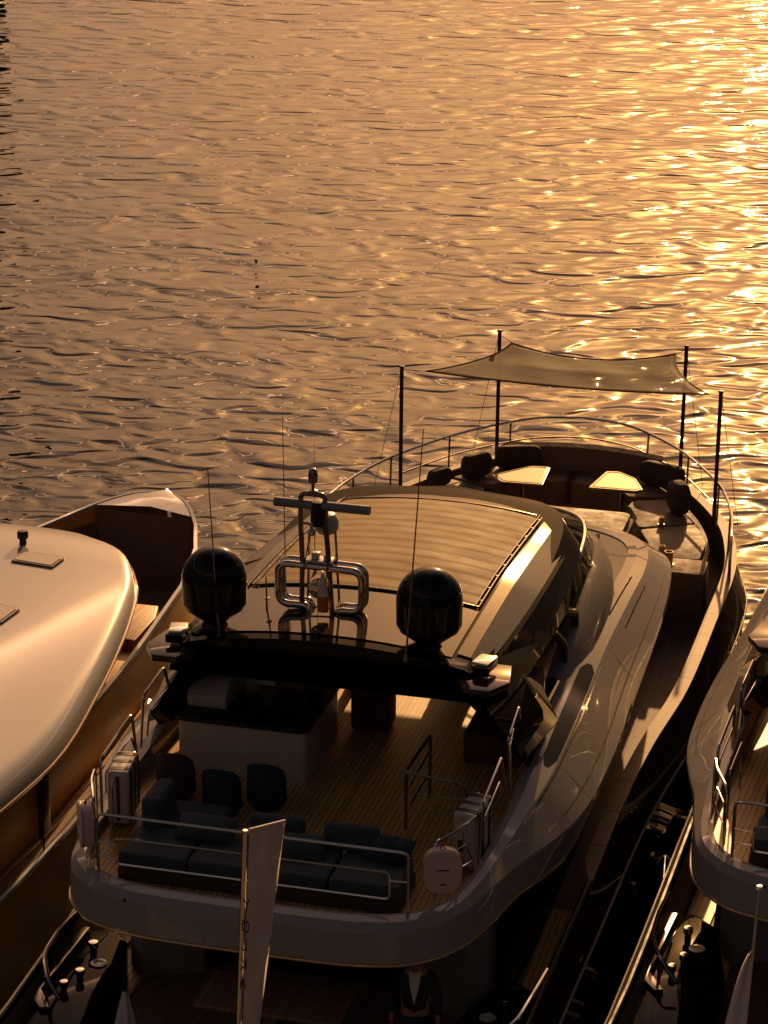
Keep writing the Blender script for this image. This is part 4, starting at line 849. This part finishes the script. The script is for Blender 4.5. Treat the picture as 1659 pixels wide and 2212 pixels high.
# ---------------------------------------------------------------- ensign staff at the right
ps = on_y(1640, 1925, 20.4); pb = on_y(1604, 2260, 20.0)
es = bpy.data.objects.new('ensign_staff', None); COL.objects.link(es); es.location = pb
tag(es, 'steel flagstaff with a ball finial and a drooping white flag at the lower right edge', 'flagpole')
v = ps - pb
MB().tube([(-v.x * .6, -v.y * .6, -v.z * .6), (0, 0, 0), tuple(v)], .018, 8).lathe([(0, 0), (.03, .01), (.045, .03), (.03, .055), (0, .06)], c=tuple(v), seg=14).build('pole', MT['chrome'], es)
rg = []
for i in range(13):
    t = i / 12; a = v * (.62 - .9 * t); w = .04 + .24 * t ** .7
    rg.append([(a.x - w * (j / 6), a.y - .03 * math.sin(j * 1.7 + t * 3), a.z - .05 * j / 6) for j in range(7)])
fc = MB().loft(rg).build('flag_cloth', MT['flag'], es, 180); fc.modifiers.new('thickness', 'SOLIDIFY').thickness = .003

# ---------------------------------------------------------------- the neighbouring yacht to the right: the same class of boat, copied part by part
Y2 = copy_tree(Y1)
Y2.location = frame_pt(A0, PHI, 6.66, 2.05); Y2.rotation_euler = (0, 0, -PHI - R(4.0))
Y2['label'] = 'second motor yacht at the right edge of the picture, cut off by the frame'
# ---------------------------------------------------------------- fenders
def fender(p, r, h, label, rope_to=None):
    t = bpy.data.objects.new('fender', None); COL.objects.link(t); t.location = p; tag(t, label, 'fender', 'black fenders hung between the hulls')
    MB().lathe([(0, 0), (r * .55, .03 * h), (r * .9, .12 * h), (r, .3 * h), (r, .62 * h), (r * .8, .82 * h), (r * .35, .95 * h), (.03, h), (0, h)], seg=24).build('fender_body', MT['rubber'], t, 50)
    if rope_to is not None:
        q_ = Vector(rope_to) - Vector(p); MB().tube([(0, 0, h), tuple(q_ * .6 + Vector((0, 0, h * .4))), tuple(q_)], .012, 6).build('rope', MT['matt'], t)
def at_z(px, py, z):
    d_ = ray(px, py); t = (z - CAM_H) / d_.z; return Vector((0, 0, CAM_H)) + d_ * t
fender(at_z(1480, 1750, 1.35), .16, .95, 'slim black fender tied to the teak capped bulwark', YP(3.05, 7.7, 2.95))
fender(at_z(1330, 2100, .5), .27, 1.5, 'big black fender low beside the starboard quarter', YP(3.1, 3.2, 2.4))
fender(at_z(1425, 2080, .55), .25, 1.6, 'big black fender against the port quarter of the right hand yacht', YP(3.9, 4.4, 2.4))
# ---------------------------------------------------------------- classic wooden boat on the left
BA = R(19); BO = Vector((-3.83319332, 40.63245587, 0))
Bt = empty('wooden_cruiser', BO, BA, 'varnished wooden cruiser on the left with a rounded cream roof and an open bow well', 'boat')
def bb_(y, s=1):
    if s < 0: return lerp_tab([(0, .02), (.1, .35), (.3, .75), (.9, 1.18), (2.0, 1.6), (3.5, 2.2), (5.8, 3.0), (8, 3.5), (11, 3.9), (20, 4.0)], -y)[0]
    return lerp_tab([(0, .02), (.25, .40), (.5, .62), (1.0, .95), (1.4, 1.12), (2.0, 1.38), (3.5, 1.78), (5.8, 2.15), (7.6, 2.42), (10.2, 2.68), (13, 2.8), (20, 2.7)], -y)[0]
def bz_(y): return lerp_tab([(0, 3.15), (1, 3.0), (3, 2.85), (6, 2.8), (20, 2.8)], -y)[0]
ysb = [0, -.12, -.25, -.5, -.8, -1.1, -1.5, -2, -2.7, -3.5, -4.5, -5.8, -7, -8.2, -9.6, -10.6, -12, -14, -17]
hb = MB()
for s in (-1, 1):
    hb.loft([[(s * bb_(y, s), y, bz_(y)), (s * (bb_(y, s) + .02), y, bz_(y) - .1), (s * (bb_(y, s) * .97), y, 1.7), (s * bb_(y, s) * .86, y - .15, .6), (s * bb_(y, s) * .6, y - .3, -.3)] for y in ysb])
hb.build('hull', MT['varn'], Bt, 50)
for s in (-1, 1):
    cp = MB(); cp.loft([[(s * (bb_(y, s) + .035), y, bz_(y) - .05), (s * (bb_(y, s) + .03), y, bz_(y) + .015), (s * max(bb_(y, s) - .035, .0), y, bz_(y) + .015), (s * max(bb_(y, s) - .035, .0), y, bz_(y) - .05)] for y in ysb if y > -10.3], wrap=True, cap=True)
    cp.build('gunwale', MT['cream'], Bt, 40)
    # low side deck outboard of the saloon wall, with its rail
    ld = MB(); ld.loft([[(s * (bb_(y, s) - .02), y, 1.72), (s * (bb_(y, s) + .30 * min(1, (-y - 5.5) / 1.5)), y, 1.72), (s * (bb_(y, s) + .30 * min(1, (-y - 5.5) / 1.5)), y, 1.60), (s * (bb_(y, s) + .28), y, -.3), (s * (bb_(y, s) - .02), y, -.3)] for y in [-5.6 - k * .45 for k in range(27)]], wrap=True, cap=True)
    ld.build('side_ledge', MT['varn'], Bt, 40)
    MB().loft([[(s * (bb_(y, s) + .02), y, 1.735), (s * (bb_(y, s) + .20 * min(1, (-y - 5.5) / 1.5)), y, 1.735)] for y in [-5.7 - k * .45 for k in range(26)]]).build('ledge_teak', MT['teakd'], Bt)
    MB().tube([(s * (bb_(y, s) + .28 * min(1, (-y - 5.5) / 1.5)), y, 1.74) for y in [-5.7 - k * .45 for k in range(26)]], .05, 8).build('ledge_cap', MT['cream'], Bt)
    rr_ = MB().tube([(s * (bb_(y, s) + .27), y, 2.0) for y in [-6.4 - k * .45 for k in range(24)]], .015, 6)
    for y in (-7.2, -9.0, -10.9, -12.8): rr_.tube([(s * (bb_(y, s) + .27), y, 1.75), (s * (bb_(y, s) + .27), y, 2.0)], .014, 6)
    rr_.build('ledge_rail', MT['chrome'], Bt)
    MB().box((s * (bb_(-10.35, s) + .03), -10.35, 2.2), (.09, .2, 1.2), .01).build('saloon_post', MT['mahog'], Bt)
    # teak seat locker beside the house
    MB().prism([(s * .75, -3.75), (s * 1.45, -3.7), (s * 1.62, -4.2), (s * 1.72, -5.2), (s * .95, -5.2)], 2.3, 2.52, .03).build('locker_top', MT['teak'], Bt)
    MB().prism([(s * 1.05, -5.3), (s * 1.78, -5.3), (s * 2.1, -6.6), (s * 1.75, -6.6)], 2.2, 2.36, .02).build('side_seat', MT['teak'], Bt)
# bow deck
bd = MB(); bd.loft([[(-bb_(y, -1) + .05, y, bz_(y) + .005), (0, y, bz_(y) + .10), (bb_(y) - .05, y, bz_(y) + .005)] for y in (-.05, -.12, -.25, -.5, -.8)]); bd.build('bow_deck', MT['cream'], Bt, 60)
wd = MB(); wd.loft([[(-bb_(y, -1) + .04, y, 2.72 - .02), (-bb_(y, -1) * .8, y, 1.62)] for y in ysb if y < -.7 and y > -5.9]); wd.loft([[(bb_(y) - .04, y, 2.72 - .02), (bb_(y) * .8, y, 1.62)] for y in ysb if y < -.7 and y > -5.9])
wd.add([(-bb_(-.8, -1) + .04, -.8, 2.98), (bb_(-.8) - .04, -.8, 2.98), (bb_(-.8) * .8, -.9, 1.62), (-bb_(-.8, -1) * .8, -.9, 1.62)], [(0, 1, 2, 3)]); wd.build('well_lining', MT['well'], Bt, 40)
MB().loft([[(-bb_(y, -1) * .83, y, 1.64), (bb_(y) * .83, y, 1.64)] for y in ysb if y < -.7 and y > -6]).build('well_sole', MT['teakd'], Bt)
MB().prism([(p[0], p[1]) for p in rect(.2, -3.5, 1.9, .9, .1)], 1.65, 2.05, .03).build('well_bench', MT['varn'], Bt)
# house: dark glass wall and big cream roof
RO = [(-3.3, -.55), (-3.42, -.1), (-3.65, .26), (-4.0, .85), (-4.4, 1.28), (-5.3, 1.81), (-6.3, 2.16), (-7.3, 2.44), (-8.8, 2.80), (-10.4, 3.12), (-12, 3.2), (-16, 3.2)]
RO = [(y, r + .80, -.80 - .02 * max(0, -y - 8)) for y, r in catmull(RO, 3)]   # (y, half width, centre x)
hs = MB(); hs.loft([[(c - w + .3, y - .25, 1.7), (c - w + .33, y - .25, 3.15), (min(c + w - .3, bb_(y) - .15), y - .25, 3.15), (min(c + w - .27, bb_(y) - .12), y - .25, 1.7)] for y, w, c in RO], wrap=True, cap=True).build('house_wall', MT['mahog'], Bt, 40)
gl = MB(); gl.loft([[(min(c + w - .27, bb_(y) - .12) + .01, y - .25, 2.55), (min(c + w - .3, bb_(y) - .15) + .02, y - .25, 3.1)] for y, w, c in RO]); gl.build('house_window', MT['dglass'], Bt)
rf = MB(); us = [-1, -.99, -.97, -.94, -.9, -.8, -.65, -.45, -.22, 0, .22, .45, .65, .8, .9, .94, .97, .99, 1]
def rfz(x, y, w=3.0): return 3.72 - .012 * (x + .8) ** 2 - .0013 * min(4.2, abs(x + .8)) ** 4 - (0 if y < -5 else .26 * ((y + 5) / 1.7) ** 2)
rf.loft([[(c + u * w, y, rfz(c + u * w, y) - (.0 if abs(u) < .95 else .03 if abs(u) < .985 else .09 if abs(u) < 1 else .17)) for u in us] + [(c + w * .96, y, rfz(c + w, y) - .22), (c, y, 3.2), (c - w * .96, y, rfz(c - w, y) - .22)] for y, w, c in RO], wrap=True, cap=True)
roof = rf.build('roof', MT['cream'], Bt, 50)
MB().tube([(c - w - .012, y, rfz(c - w, y) - .19) for y, w, c in RO][::-1] + [(c + w + .012, y, rfz(c + w, y) - .19) for y, w, c in RO], .022, 6).build('roof_trim', MT['brass'], roof)
for cx, cy, w, h in ((.15, -5.35, .72, .46), (-.15, -5.6, .01, .01), (.45, -7.6, .80, .62)):
    if w < .1: continue
    P = rect(cx, cy, w, h, .04, 3); f1 = MB(); f1.loft([[(a, b, rfz(a, b) + .004) for a, b in P], [(a, b, rfz(a, b) + .03) for a, b in P]], wrap=True, cap=True); k_ = f1.build('skylight', MT['dsteel'], roof)
    P = rect(cx, cy, w - .08, h - .08, .03, 3); MB().loft([[(a, b, rfz(a, b) + .031) for a, b in P], [(a, b, rfz(a, b) + .038) for a, b in P]], wrap=True, cap=True).build('pane', MT['skyl'], k_)
MB().lathe([(0, 0), (.06, 0), (.055, .08), (.07, .09), (.09, .12), (.09, .2), (.07, .23), (0, .235)], c=(-.42, -4.75, rfz(-.4, -4.75) - .01), seg=18).build('roof_vent', MT['matt'], roof)
# ---------------------------------------------------------------- dark pile far out whose broken reflection shows top left
pl_ = MB().lathe([(0, -3), (1.0, -3), (1.0, 2.0), (.8, 2.2), (0, 2.2)], seg=16); o = pl_.build('mooring_pile', MT['matt'], None); o.location = (-23.0, 140, 0)
tag(o, 'dark mooring pile beyond the top left corner, seen only as a broken reflection', 'pile')
o = MB().lathe([(0, 0), (.035, .01), (.05, .03), (.035, .06), (0, .07)], seg=12).build('marker_float', MT['matt'], None); o.location = at_z(553, 564, 0.0)
tag(o, 'tiny dark float alone on the open water left of centre', 'float')
